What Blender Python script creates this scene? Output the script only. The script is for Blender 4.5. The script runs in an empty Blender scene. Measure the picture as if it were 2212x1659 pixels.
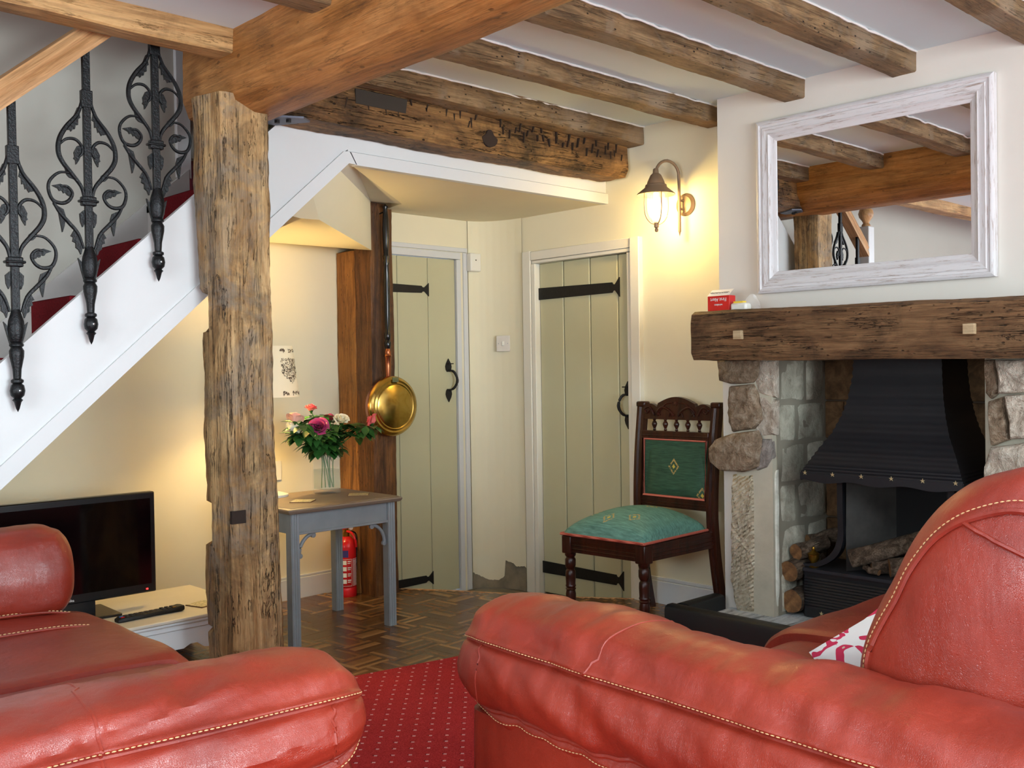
import bpy, bmesh, math, random
from math import sin, cos, pi, radians
from mathutils import Vector, Matrix, noise
random.seed(7)
S = bpy.context.scene
COL = S.collection
V = Vector

# ------------------------------------------------------------------ camera
CAM = V((0, 0, 1.3)); FPX = 2181.7
yaw, pitch, roll = radians(46.4385), radians(-.8574), radians(-.8887)
cf = V((cos(yaw)*cos(pitch), sin(yaw)*cos(pitch), sin(pitch)))
cr = V((sin(yaw), -cos(yaw), 0)); cu = cr.cross(cf)
cr, cu = cr*cos(roll)+cu*sin(roll), -cr*sin(roll)+cu*cos(roll)
cam = bpy.data.cameras.new('camera'); camo = bpy.data.objects.new('camera', cam); COL.objects.link(camo)
cam.sensor_width = 36; cam.lens = FPX/2212*36; cam.clip_start = .05
m = Matrix((cr, cu, -cf)).transposed().to_4x4(); m.translation = CAM; camo.matrix_world = m
S.camera = camo
# ------------------------------------------------------------------ world, light, exposure
w = bpy.data.worlds.new('world'); S.world = w; w.use_nodes = True
bg = w.node_tree.nodes['Background']; bg.inputs[0].default_value = (.62, .75, 1, 1); bg.inputs[1].default_value = 1.6
S.view_settings.view_transform = 'Standard'; S.view_settings.look = 'None'
S.view_settings.gamma = 1; S.view_settings.use_curve_mapping = False; S.view_settings.exposure = 0.38
def area(name, loc, rot, sx, sy, power, col):
    l = bpy.data.lights.new(name, 'AREA'); l.shape = 'RECTANGLE'; l.size = sx; l.size_y = sy
    l.energy = power; l.color = col
    o = bpy.data.objects.new(name, l); o.location = loc; o.rotation_euler = rot; COL.objects.link(o); return o
def bulb(name, loc, power, col, r=.03):
    l = bpy.data.lights.new(name, 'POINT'); l.energy = power; l.color = col; l.shadow_soft_size = r
    o = bpy.data.objects.new(name, l); o.location = loc; COL.objects.link(o); return o
# daylight through the two windows behind and to the left of the viewer (window openings are modelled in the walls)
area('daylight_window_back', (1.6, -3.95, 1.5), (radians(90), 0, 0), 2.6, 1.4, 235, (.80, .93, .98))
area('daylight_window_left', (-3.55, .6, 1.5), (radians(90), 0, radians(-90)), 2.2, 1.3, 120, (.80, .93, .98))
area('ceiling_fill', (.9, -1.5, 1.25), (radians(172), radians(-14), 0), 1.4, 1.4, 210, (.80, .93, .98))  # added upward fill behind the camera to brighten the ceiling, no real lamp
area('stairwell_area_light', (.4, 4.1, 4.2), (0, 0, 0), 1.8, .5, 6, (.9, .92, 1))  # dim area light under the closed stairwell ceiling, no window modelled there

# ------------------------------------------------------------------ node helpers
def s2l(c):
    return tuple(((x/255)/12.92 if x/255 <= .04045 else ((x/255+.055)/1.055)**2.4) for x in c)
class NT:
    def __init__(s, name):
        s.m = bpy.data.materials.new(name); s.m.use_nodes = True; s.t = s.m.node_tree
        s.b = s.t.nodes['Principled BSDF']; s.tc = s.t.nodes.new('ShaderNodeTexCoord')
    def n(s, typ, **kw):
        x = s.t.nodes.new('ShaderNode'+typ)
        for k, v in kw.items():
            if k in x.inputs: 
                try: x.inputs[k].default_value = v
                except Exception: pass
            else: setattr(x, k, v)
        return x
    def l(s, a, b): s.t.links.new(a, b)
    def mp(s, scale, src='Object', rot=(0,0,0)):
        x = s.n('Mapping'); x.inputs['Scale'].default_value = scale; x.inputs['Rotation'].default_value = rot
        s.l(s.tc.outputs[src], x.inputs[0]); return x.outputs[0]
    def noise(s, vec, sc, det=4, rough=.6, dist=0):
        x = s.n('TexNoise'); x.inputs['Scale'].default_value = sc; x.inputs['Detail'].default_value = det
        x.inputs['Roughness'].default_value = rough; x.inputs['Distortion'].default_value = dist
        if vec is not None: s.l(vec, x.inputs['Vector'])
        return x.outputs['Fac']
    def ramp(s, fac, stops, interp='LINEAR'):
        x = s.n('ValToRGB'); e = x.color_ramp.elements; x.color_ramp.interpolation = interp
        while len(e) < len(stops): e.new(.5)
        for i, (p, c) in enumerate(stops):
            e[i].position = p; e[i].color = (*c, 1) if len(c) == 3 else c
        s.l(fac, x.inputs[0]); return x.outputs[0]
    def mix(s, fac, a, b, mode='MIX'):
        x = s.n('MixRGB', blend_type=mode)
        for i, v in ((0, fac), (1, a), (2, b)):
            if hasattr(v, 'links'): s.l(v, x.inputs[i])
            elif i == 0: x.inputs[0].default_value = v
            else: x.inputs[i].default_value = (*v, 1)
        return x.outputs[0]
    def math(s, op, a, b=0):
        x = s.n('Math', operation=op)
        for i, v in ((0, a), (1, b)):
            if hasattr(v, 'links'): s.l(v, x.inputs[i])
            else: x.inputs[i].default_value = v
        return x.outputs[0]
    def bump(s, h, strength, dist=.01, normal=None):
        x = s.n('Bump'); x.inputs['Strength'].default_value = strength; x.inputs['Distance'].default_value = dist
        s.l(h, x.inputs['Height'])
        if normal is not None: s.l(normal, x.inputs['Normal'])
        s.l(x.outputs[0], s.b.inputs['Normal']); return x.outputs[0]
    def base(s, c):
        if hasattr(c, 'links'): s.l(c, s.b.inputs['Base Color'])
        else: s.b.inputs['Base Color'].default_value = (*c, 1)
    def fin(s, rough=.5, metal=0, spec=.5):
        s.b.inputs['Roughness'].default_value = rough; s.b.inputs['Metallic'].default_value = metal
        s.b.inputs['Specular IOR Level'].default_value = spec; return s.m
def plain(name, c, rough=.5, metal=0, var=.06, sc=8, bmp=0, bsc=60, spec=.5):
    n = NT(name); c = s2l(c)
    f = n.noise(n.mp((1, 1, 1)), sc)
    n.base(n.ramp(f, [(.3, tuple(x*(1-var) for x in c)), (.7, tuple(min(1, x*(1+var)) for x in c))]))
    if bmp: n.bump(n.noise(n.mp((1, 1, 1)), bsc), bmp, .004)
    return n.fin(rough, metal, spec)
def wood(name, dark, mid, light, axis=0, rough=.6, stain=.5, crack=.6, sc=1.0, holes=.5, bmp=.5, patch=None, rot=None):
    n = NT(name); d, mi, li = s2l(dark), s2l(mid), s2l(light)
    def vec(a, along):
        v = [a*sc]*3; v[axis] = along*sc
        x = n.n('Mapping'); x.inputs['Scale'].default_value = v
        n.l(n.mp((1, 1, 1), rot=rot) if rot else n.tc.outputs['Object'], x.inputs[0]); return x.outputs[0]
    g1 = n.noise(vec(11, 1.6), 1.0, 7, .68, 1.0)
    g2 = n.noise(vec(150, 5), 1.0, 4, .65, .4)
    g3 = n.noise(vec(34, 3.2), 1.0, 6, .72, .8)
    c = n.ramp(g1, [(.3, d), (.45, mi), (.6, li), (.75, mi)])
    c = n.mix(.5, c, n.ramp(g3, [(.32, (.42, .38, .34)), (.5, (.95, .95, .95)), (.7, (1.25, 1.22, 1.18))]), 'MULTIPLY')
    c = n.mix(.6, c, n.ramp(g2, [(.3, (.45, .42, .38)), (.62, (1.1, 1.1, 1.1))]), 'MULTIPLY')
    st = n.noise(n.mp((2.2, 2.2, 2.2)), 1.9*sc, 6, .72, .6)
    c = n.mix(n.ramp(st, [(.47, (0, 0, 0)), (.66, (stain, stain, stain))]), c, tuple(x*.4 for x in d))
    if patch:
        pt = n.noise(n.mp((1.1, 1.1, 1.1)), 2.6, 6, .7, .5)
        c = n.mix(n.ramp(pt, [(.48, (0, 0, 0)), (.6, (.7, .7, .7))]), c, n.mix(.6, s2l(patch), c, 'MULTIPLY'))
        c = n.mix(n.ramp(pt, [(.5, (0, 0, 0)), (.64, (.35, .35, .35))]), c, s2l(patch))
    ck = n.noise(vec(16, .75), 1.4, 6, .72, 1.2)
    ckr = n.ramp(ck, [(.486, (0, 0, 0)), (.4975, (1, 1, 1)), (.5025, (1, 1, 1)), (.514, (0, 0, 0))])
    cm = n.math('MULTIPLY', ckr, n.ramp(n.noise(n.mp((2, 2, 2)), 2.4, 3), [(.42, (0, 0, 0)), (.54, (crack, crack, crack))]))
    c = n.mix(cm, c, tuple(x*.1 for x in d))
    vo = n.n('TexVoronoi'); vo.inputs['Scale'].default_value = 42*sc; n.l(vec(1, .55), vo.inputs['Vector'])
    hm = n.math('MULTIPLY', n.ramp(vo.outputs['Distance'], [(.10, (1, 1, 1)), (.17, (0, 0, 0))]),
                n.ramp(n.noise(n.mp((3, 3, 3)), 2.5, 4), [(.46, (0, 0, 0)), (.54, (holes, holes, holes))]))
    c = n.mix(hm, c, tuple(x*.12 for x in d))
    n.base(c)
    h = n.math('SUBTRACT', n.math('ADD', n.math('MULTIPLY', g2, .6), g3), n.math('MULTIPLY', cm, 3))
    h = n.math('SUBTRACT', h, n.math('MULTIPLY', hm, 1.5))
    n.bump(h, bmp, .009)
    return n.fin(rough, 0, .35)

# timber of the frame
OAK_BEAM = wood('oak_main_beam', (116, 74, 36), (172, 114, 58), (192, 136, 78), 1, .5, .3, .5, .7, .5, .35)
OAK_POST = wood('oak_post', (96, 68, 40), (162, 124, 78), (198, 164, 116), 2, .65, .7, 1, .9, .45, .8, patch=(150, 138, 122))
OAK_JOIST = wood('oak_joist', (92, 68, 44), (136, 106, 72), (156, 126, 90), 0, .7, .35, .3, 1, 1, .7, patch=(158, 138, 114))
OAK_FAR = wood('oak_far_beam', (70, 46, 24), (128, 90, 52), (158, 116, 68), 0, .6, .85, 1, .9, .9, .9)
OAK_PINE = wood('pine_joist', (112, 66, 30), (178, 132, 82), (204, 162, 108), 0, .5, .45, .5, .7, .2)
OAK_MANTEL = wood('oak_mantel', (66, 44, 28), (112, 80, 52), (134, 100, 68), 1, .65, .6, 1, 1, .7, .8)
OLD_POST = wood('old_post', (58, 34, 16), (104, 66, 34), (130, 86, 44), 2, .55, .5, .6, .9)
HANDRAIL = wood('handrail_oak', (150, 104, 62), (188, 142, 96), (204, 160, 114), 0, .45, .05, 0, 1.0, 0, .15, rot=(0, radians(41), 0))
PEG = wood('peg', (150, 124, 90), (186, 160, 124), (200, 176, 140), 1, .6, .1, 0, 1, 0, .2)
MAHOG = wood('chair_wood', (24, 10, 7), (48, 22, 14), (66, 30, 18), 2, .28, .2, 0, 1.5, 0, .1)
# plaster etc.
WALL = plain('cream_plaster', (226, 217, 190), .85, var=.02, sc=3, bmp=.12, bsc=18)
WALLC = plain('chimney_plaster', (222, 216, 206), .85, var=.02, sc=3, bmp=.1, bsc=14)
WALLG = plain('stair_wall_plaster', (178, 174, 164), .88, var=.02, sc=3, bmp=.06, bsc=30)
CEIL = plain('ceiling_white', (220, 237, 243), .9, var=.015, sc=2, bmp=.08, bsc=10)
WPAINT = plain('white_gloss', (208, 208, 208), .35, var=.015, sc=5, bmp=.05, bsc=30)
DOORP = plain('door_paint', (188, 183, 150), .5, var=.02, sc=4, bmp=.05, bsc=40)
BLACKI = plain('black_iron', (22, 20, 20), .55, .3, .2, 20, .4, 90)
BLACKG = plain('baluster_iron', (26, 27, 29), .38, .5, .2, 25, .5, 120)
CONC = plain('bare_concrete', (128, 118, 100), .95, var=.3, sc=9, bmp=.7, bsc=40)
OLIVE = plain('olive_door', (120, 114, 88), .7)  # even olive base colour of the recessed door
RUBBER = plain('black_vinyl', (26, 28, 30), .45, var=.1, bmp=.1)
PLAST = plain('white_plastic', (228, 224, 214), .4, var=.01)
BRASSD = plain('brass_dark', (150, 112, 40), .3, .9, .15, 30)
SCREW = plain('steel_screw', (150, 150, 150), .3, .9)
SLATE = plain('bracket_steel', (98, 100, 112), .5, .5, .15)

def leather():
    n = NT('red_leather')
    f = n.noise(n.mp((1, 1, 1)), 3.2, 4, .6)
    n.base(n.ramp(f, [(.3, s2l((124, 36, 22))), (.55, s2l((146, 46, 28))), (.8, s2l((160, 58, 36)))]))
    vo = n.n('TexVoronoi', feature='DISTANCE_TO_EDGE'); vo.inputs['Scale'].default_value = 330
    nz = n.n('TexNoise'); nz.inputs['Scale'].default_value = 30; mx = n.mix(.012, n.mp((1, 1, 1)), nz.outputs['Color'], 'ADD')
    n.l(mx, vo.inputs['Vector'])
    pores = n.ramp(vo.outputs['Distance'], [(0, (0, 0, 0)), (.12, (1, 1, 1))])
    wr = n.noise(n.mp((1, 1, 1)), 7, 2, .45, .5)
    b1 = n.bump(pores, .3, .002)
    wr2 = n.noise(n.mp((26, 26, 7)), 1, 2, .5, .3)
    b2 = n.bump(n.math('ADD', wr, n.math('MULTIPLY', wr2, .45)), .32, .02, b1)
    m = n.fin(.36, 0, .6); n.b.inputs['Coat Weight'].default_value = .15; n.b.inputs['Coat Roughness'].default_value = .35
    return m
LEATHER = leather()
THREAD = plain('cream_thread', (214, 178, 128), .7)

# ------------------------------------------------------------------ mesh helpers
class MB:
    def __init__(s): s.v = []; s.f = []; s.sm = []
    def add(s, vs, fs, smooth=False):
        b = len(s.v); s.v += [V(p) for p in vs]; s.f += [tuple(b+i for i in f) for f in fs]; s.sm += [smooth]*len(fs); return s
    def box(s, x0, x1, y0, y1, z0, z1, M=None):
        vs = [V((x, y, z)) for z in (z0, z1) for y in (y0, y1) for x in (x0, x1)]
        if M is not None: vs = [M @ p for p in vs]
        return s.add(vs, [(0, 2, 3, 1), (4, 5, 7, 6), (0, 1, 5, 4), (2, 6, 7, 3), (0, 4, 6, 2), (1, 3, 7, 5)])
    def loft(s, rings, cap=True, close=True, smooth=True):
        n = len(rings[0]); vs = [p for r in rings for p in r]; fs = []
        for i in range(len(rings)-1):
            for j in range(n if close else n-1):
                a = i*n+j; b = i*n+(j+1) % n; fs.append((a, b, b+n, a+n))
        s.add(vs, fs, smooth)
        if cap:
            s.add(rings[0], [tuple(range(n))[::-1]], False); s.add(rings[-1], [tuple(range(n))], False)
        return s
    def prism(s, poly, d, smooth=False):
        d = V(d); n = len(poly); a = [V(p) for p in poly]; b = [p+d for p in a]
        s.add(a, [tuple(range(n))[::-1]]); s.add(b, [tuple(range(n))])
        s.add(a+b, [(i, (i+1) % n, (i+1) % n+n, i+n) for i in range(n)], smooth); return s
    def lathe(s, prof, c=(0, 0, 0), n=16, axis='Z', smooth=True, M=None):
        rings = []
        for r, z in prof:
            ring = []
            for k in range(n):
                a = 2*pi*k/n; x, y = r*cos(a), r*sin(a)
                p = V((x, y, z)) if axis == 'Z' else (V((x, -z, y)) if axis == 'Y' else V((z, x, y)))
                if M is not None: p = M @ p
                ring.append(p+V(c))
            rings.append(ring)
        return s.loft(rings, True, True, smooth)
    def tube(s, pts, r, n=8, closed=False, flat=1.0, fdir=None):
        pts = [V(p) for p in pts]; m_ = len(pts); rings = []
        up = V((0, 0, 1)) if fdir is None else V(fdir)
        for i, p in enumerate(pts):
            if closed: t = pts[(i+1) % m_]-pts[i-1]
            else: t = pts[min(i+1, m_-1)]-pts[max(i-1, 0)]
            t.normalize(); u = up if abs(t.dot(up)) < .95 else V((1, 0, 0)) if abs(t.x) < .9 else V((0, 1, 0))
            a = t.cross(u).normalized(); b = a.cross(t)
            rr = r[i] if isinstance(r, (list, tuple)) else r
            rings.append([p+a*rr*cos(2*pi*k/n)+b*rr*flat*sin(2*pi*k/n) for k in range(n)])
        if closed: rings.append(rings[0]); return s.loft(rings, False)
        return s.loft(rings)
    def build(s, name, mat, parent=None, origin=None, bevel=0, sub=0, world=True, label=None):
        off = V((0, 0, 0))
        if parent is not None and world:
            q = parent
            while q is not None: off += q.location; q = q.parent
        me = bpy.data.meshes.new(name)
        if origin is None and parent is None:
            xs = [p.x for p in s.v]; ys = [p.y for p in s.v]; zs = [p.z for p in s.v]
            origin = V(((min(xs)+max(xs))/2, (min(ys)+max(ys))/2, min(zs)))
        if parent is None: off = V(origin)
        me.from_pydata([p-off for p in s.v], [], s.f); me.update()
        me.polygons.foreach_set('use_smooth', s.sm)
        bm = bmesh.new(); bm.from_mesh(me); bmesh.ops.recalc_face_normals(bm, faces=bm.faces); bm.to_mesh(me); bm.free()
        me.set_sharp_from_angle(angle=radians(42))
        me.materials.append(mat)
        o = bpy.data.objects.new(name, me); COL.objects.link(o)
        if parent is not None: o.parent = parent
        else: o.location = off
        if sub:
            b = o.modifiers.new('s', 'SUBSURF'); b.levels = sub; b.render_levels = sub
        if bevel:
            b = o.modifiers.new('b', 'BEVEL'); b.width = bevel; b.segments = 2; b.limit_method = 'ANGLE'; b.angle_limit = radians(35)
        if label: o['label'] = label
        return o
def tag(o, label=None, cat=None, group=None, kind=None):
    if label: o['label'] = label
    if cat: o['category'] = cat
    if group: o['group'] = group
    if kind: o['kind'] = kind
    return o
def T(name, label, cat, loc, group=None):
    o = bpy.data.objects.new(name, None); o.empty_display_size = .05; o.location = loc; COL.objects.link(o)
    return tag(o, label, cat, group)
def ST(name, mb, mat, bevel=0): return tag(mb.build(name, mat, bevel=bevel), kind='structure')
def box(*a): return MB().box(*a)
def rr(w, h, r, n=4):
    out = []
    for cx, cy, a0 in ((w/2-r, h/2-r, 0), (-w/2+r, h/2-r, pi/2), (-w/2+r, -h/2+r, pi), (w/2-r, -h/2+r, 1.5*pi)):
        for k in range(n+1):
            a = a0+pi/2*k/n; out.append((cx+r*cos(a), cy+r*sin(a)))
    return out
def curve(pts, n=6):
    pts = [V(p) for p in pts]; out = []
    P = [pts[0]*2-pts[1]]+pts+[pts[-1]*2-pts[-2]]
    for i in range(1, len(P)-2):
        for k in range(n):
            t = k/n; a, b, c, d = P[i-1], P[i], P[i+1], P[i+2]
            out.append(.5*((2*b)+(c-a)*t+(2*a-5*b+4*c-d)*t*t+(-a+3*b-3*c+d)*t**3))
    out.append(pts[-1]); return out
def text(body, size, origin, xdir, ydir, mat, parent, name='lettering', ext=.0006, align='CENTER', squash=1):
    cu_ = bpy.data.curves.new(name, 'FONT'); cu_.body = body; cu_.size = size; cu_.extrude = ext; cu_.align_x = align; cu_.align_y = 'CENTER'
    tmp = bpy.data.objects.new('t', cu_); COL.objects.link(tmp)
    me = bpy.data.meshes.new_from_object(tmp.evaluated_get(bpy.context.evaluated_depsgraph_get())); bpy.data.objects.remove(tmp)
    x = V(xdir).normalized(); y = V(ydir).normalized(); z = x.cross(y)
    M = Matrix((x*squash, y, z)).transposed().to_4x4(); M.translation = V(origin)
    off = V((0, 0, 0)); q = parent
    while q is not None: off += q.location; q = q.parent
    me.transform(Matrix.Translation(-off) @ M); me.materials.clear(); me.materials.append(mat)
    o = bpy.data.objects.new(name, me); COL.objects.link(o); o.parent = parent; return o
def N3(p, s=1.0, seed=0): return noise.noise(V(p)*s+V((seed*7.3, seed*3.1, seed*1.7)))

def timber(axis, a0, a1, c0, c1, prof, amp=.006, sc=5, seed=0, n=60, shape=None, lump=.0):
    """loft a rough timber along a world axis; c0,c1 = centre at both ends (the two other coordinates); prof = 2-D outline"""
    mb = MB(); rings = []
    for i in range(n+1):
        t = i/n; a = a0+(a1-a0)*t; cx = c0[0]+(c1[0]-c0[0])*t; cy = c0[1]+(c1[1]-c0[1])*t; ring = []
        for (u, v) in prof:
            if shape: u, v = shape(t, u, v)
            p = [0, 0, 0]; oth = [k for k in range(3) if k != axis]
            p[axis] = a; p[oth[0]] = cx+u; p[oth[1]] = cy+v; p = V(p)
            q = V(p); q[axis] *= .45
            d = N3(q, sc, seed)*amp + N3(p, sc*5, seed)*amp*.35 + N3(q, 1.6, seed+3)*lump
            r = V((0, 0, 0)); r[oth[0]] = u; r[oth[1]] = v
            if r.length > 0: r.normalize()
            ring.append(p+r*d)
        rings.append(ring)
    return mb.loft(rings, True, True, True)
def dense(prof, k=4):
    out = []
    for i in range(len(prof)):
        a = V((*prof[i], 0)); b = V((*prof[(i+1) % len(prof)], 0)); m_ = max(1, int((b-a).length/.03))
        for j in range(m_): q = a+(b-a)*j/m_; out.append((q.x, q.y))
    return out

# ================================================================== STRUCTURE
ZC = 2.62; XL = 4.38; XCH = 4.22; YB = 5.06
ST('floor', box(-3.7, 4.8, -4.1, YB+.1, -.3, -.09), CONC)
sub = MB(); sub.prism([(-3.7, -4.1, 0), (XL, -4.1, 0), (XL, 3.60, 0), (4.31, 3.70, 0), (4.10, 3.985, 0), (3.994, 4.211, 0), (3.766, 4.605, 0), (3.60, 4.86, 0), (3.56, 5.06, 0), (-3.7, 5.06, 0)], (0, 0, -.09))
# ---- parquet of basket-weave squares
def parquet_mat():
    n = NT('parquet_oak'); oi = n.n('ObjectInfo'); g = n.n('NewGeometry')
    sep = n.mp((1, 1, 1))
    g1 = n.noise(n.mp((6, 6, 6)), 6, 3)
    rnd = n.math('FRACT', n.math('ADD', n.math('MULTIPLY', g.outputs['Random Per Island'], 17.3), n.math('MULTIPLY', oi.outputs['Random'], 91.7)))
    col = n.ramp(rnd, [(0, s2l((84, 54, 34))), (.35, s2l((106, 74, 46))), (.75, s2l((128, 92, 58))), (.88, s2l((152, 114, 72))), (1, s2l((168, 130, 86)))])
    col = n.mix(.5, col, n.ramp(oi.outputs['Random'], [(0, (.66, .62, .6)), (1, (1.2, 1.14, 1.05))]), 'MULTIPLY')
    col = n.mix(.4, col, n.ramp(g1, [(.3, (.6, .58, .55)), (.7, (1.1, 1.1, 1.1))]), 'MULTIPLY')
    n.base(col); n.bump(g1, .12, .002); return n.fin(.27, 0, .5)
PARQ = parquet_mat()
fl = ST('trim_1', sub, wood('parquet_edge', (100, 70, 36), (150, 112, 66), (180, 140, 90), 1, .5, .1, 0, 1, 0, .1))
fl.name = 'floor'
SQ = .165; meshes = {}
def square_mesh(o):
    mb = MB(); k = 7; wd = SQ/k; g = .0004
    for i in range(k):
        a0, a1 = i*wd+g, (i+1)*wd-g; zt = .0062+random.uniform(-.0004, .0004)
        b0, b1 = g, SQ-g
        if o: mb.box(a0, a1, b0, b1, 0, zt)
        else: mb.box(b0, b1, a0, a1, 0, zt)
    me = bpy.data.meshes.new('parquet_square'); me.from_pydata(mb.v, [], mb.f); me.materials.append(PARQ); return me
sqm = [[square_mesh(o) for _ in range(12)] for o in (0, 1)]
edge_pts = [(XL, 3.58), (4.31, 3.69), (4.10, 3.975), (3.994, 4.20), (3.766, 4.595), (3.60, 4.85)]
def inside(x, y):
    if x > XL or y > YB-.02: return False
    for (x0, y0), (x1, y1) in zip(edge_pts, edge_pts[1:]):
        lo, hi = min(y0, y1), max(y0, y1)
        if lo <= y <= hi and x > x0+(x1-x0)*(y-y0)/(y1-y0): return False
    return not (y > 4.85 and x > 3.56)
CARP = [(1.9, 3.652), (2.437, 3.547), (2.948, 3.449), (3.85, 3.276)]
def carpet_y(x): return 3.547+(x-2.437)*(3.449-3.547)/(2.948-2.437)
base_off = fl.location
ang = 0
stuff = MB(); cnt = 0
PA = radians(6); PR = Matrix.Rotation(PA, 4, 'Z')
for i in range(-10, 26):
    for j in range(-8, 20):
        c0 = PR @ V((i*SQ, j*SQ, 0)) + V((2.2, 3.6, 0)); cc = [c0+PR @ V((a*SQ, b*SQ, 0)) for a, b in ((.02, .02), (.98, .02), (.98, .98), (.02, .98))]
        if all(p.y < carpet_y(p.x)-.01 for p in cc) or cc[0].x < 1.5 or max(p.y for p in cc) > YB+.1: continue
        if not all(inside(p.x, p.y) for p in cc):
            for a in range(7):
                for b in range(7):
                    p = [c0+PR @ V(((a+u)*SQ/7, (b+v)*SQ/7, 0)) for u, v in ((0, 0), (1, 0), (1, 1), (0, 1))]
                    if all(inside(q_.x, q_.y) for q_ in p): stuff.prism(p, (0, 0, .006))
            continue
        o = bpy.data.objects.new('parquet_square', sqm[(i+j) % 2][random.randrange(12)]); COL.objects.link(o)
        o.parent = fl; o.location = c0-base_off; o.rotation_euler = (0, 0, PA); cnt += 1
so = stuff.build('parquet_remainder', PARQ, fl); so['kind'] = 'stuff'
# light edge strip along the parquet's broken edge
eb = MB(); eb.tube([(x+.006, y+.004, .001) for x, y in edge_pts], .006, 6)
eb.build('edge_strip', HANDRAIL, fl)
# carpet
def carpet_mat():
    n = NT('red_carpet')
    f = n.noise(n.mp((1, 1, 1)), 260, 3, .7); f2 = n.noise(n.mp((1, 1, 1)), 5, 3)
    c = n.ramp(f, [(.3, s2l((134, 28, 31))), (.6, s2l((188, 54, 56))), (.8, s2l((214, 94, 92)))])
    c = n.mix(.35, c, n.ramp(f2, [(.3, (.8, .78, .78)), (.7, (1.1, 1.1, 1.1))]), 'MULTIPLY')
    mpn = n.n('Mapping'); mpn.inputs['Rotation'].default_value = (0, 0, radians(42)); n.l(n.tc.outputs['Object'], mpn.inputs[0])
    sp = n.n('SeparateXYZ'); n.l(mpn.outputs[0], sp.inputs[0])
    def cell(o, off=0): return n.math('ABSOLUTE', n.math('SUBTRACT', n.math('FRACT', n.math('ADD', n.math('MULTIPLY', o, 1/.058), off)), .5))
    dx, dy = cell(sp.outputs[0]), cell(sp.outputs[1])
    wdt = n.math('ADD', .04, n.math('MULTIPLY', f, .11))
    dot = n.math('MULTIPLY', n.math('LESS_THAN', dx, wdt), n.math('LESS_THAN', dy, wdt))
    dx2, dy2 = cell(sp.outputs[0], .12), cell(sp.outputs[1], -.06)
    dk = n.math('MULTIPLY', n.math('LESS_THAN', dx2, .05), n.math('LESS_THAN', dy2, .06))
    c = n.mix(n.math('MULTIPLY', dk, .7), c, s2l((50, 14, 20)))
    c = n.mix(n.math('MULTIPLY', dot, .8), c, s2l((226, 170, 170)))
    n.base(c); n.bump(f, .6, .005)
    return n.fin(.95, 0, .1)
cp = MB().prism([(-3.6, -3.9, .0), (3.80, -3.9, .0), (3.80, carpet_y(3.80), .0), (.24, carpet_y(.24), .0), (.24, 3.70, .0), (-3.6, 3.70, 0)], (0, 0, .014))
tag(cp.build('carpet', carpet_mat(), bevel=.004), 'red carpet flecked with small pale dots in front of the parquet', 'carpet')

# ---- walls
def wallpart(name, *boxes, mat=WALL, bev=.0):
    mb = MB()
    for b in boxes: mb.box(*b)
    return ST(name, mb, mat, bev)
# lamp wall with door 2 opening (y 3.64..4.37)
wallpart('wall_right', (XL, 4.62, 2.90, 3.62, -.09, ZC), (XL, 4.62, 4.40, 5.2, -.09, ZC), (XL, 4.62, 3.62, 4.40, 1.945, ZC), (4.5, 4.62, 3.6, 4.45, -.09, 2))
# chimney breast
OP0, OP1, OPZ = 1.655, 2.63, 1.33
wallpart('wall_chimney', (XCH, 4.62, -4.1, 1.30, -.09, ZC), (XCH, 4.62, 1.30, 2.93, OPZ, ZC), (XCH+.02, 4.9, 2.70, 2.93, -.09, OPZ), (XCH+.02, 4.9, 1.30, 1.6, -.09, OPZ), mat=WALLC)
wallpart('wall_front', (-3.7, .3, -4.1, -4, 0, ZC), (2.9, 4.9, -4.1, -4, 0, ZC), (.3, 2.9, -4.1, -4, 0, .8), (.3, 2.9, -4.1, -4, 2.2, ZC), mat=WALLC)
wallpart('wall_left', (-3.7, -3.6, -4, -.5, 0, ZC), (-3.7, -3.6, 1.7, 5.1, 0, ZC), (-3.7, -3.6, -.5, 1.7, 0, .85), (-3.7, -3.6, -.5, 1.7, 2.15, ZC), mat=WALLC)
for nm, mbx in (('window_1', [(.3, 2.9, -4.06, -4.02, .8, .85), (.3, 2.9, -4.06, -4.02, 2.15, 2.2), (.3, .35, -4.06, -4.02, .8, 2.2), (2.85, 2.9, -4.06, -4.02, .8, 2.2), (1.57, 1.63, -4.06, -4.02, .8, 2.2)]),
                ('window_2', [(-3.66, -3.62, -.5, 1.7, .85, .9), (-3.66, -3.62, -.5, 1.7, 2.1, 2.15), (-3.66, -3.62, -.5, -.45, .85, 2.15), (-3.66, -3.62, 1.65, 1.7, .85, 2.15), (-3.66, -3.62, .57, .63, .85, 2.15)])):
    wallpart(nm, *mbx, mat=WPAINT)
# back wall under the stairs / door wall
wallpart('wall_back', (-3.7, 3.55, YB, YB+.1, -.09, 2.24), (3.52, 3.55, 4.86, YB, -.09, 2.24))
dw = MB(); 
dw.box(3.52, 3.56, 4.80, 4.9, -.09, 2.24); dw.box(3.56, 4.12, 4.80, 4.9, 2.005, 2.24); dw.box(4.12, 4.22, 4.80, 4.9, -.09, 2.24)
arc = [(4.20, 4.80)]
for k in range(9):
    t = k/8; a = pi/2*t
    arc.append((4.20+.18*sin(a), 4.80-.30*(1-cos(a))))
dw.prism([(x, y, .03) for x, y in arc]+[(4.5, 4.5, .03), (4.5, 4.9, .03), (4.2, 4.9, .03)], (0, 0, 2.21), True)
ST('wall_doorway', dw, WALL)
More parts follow.
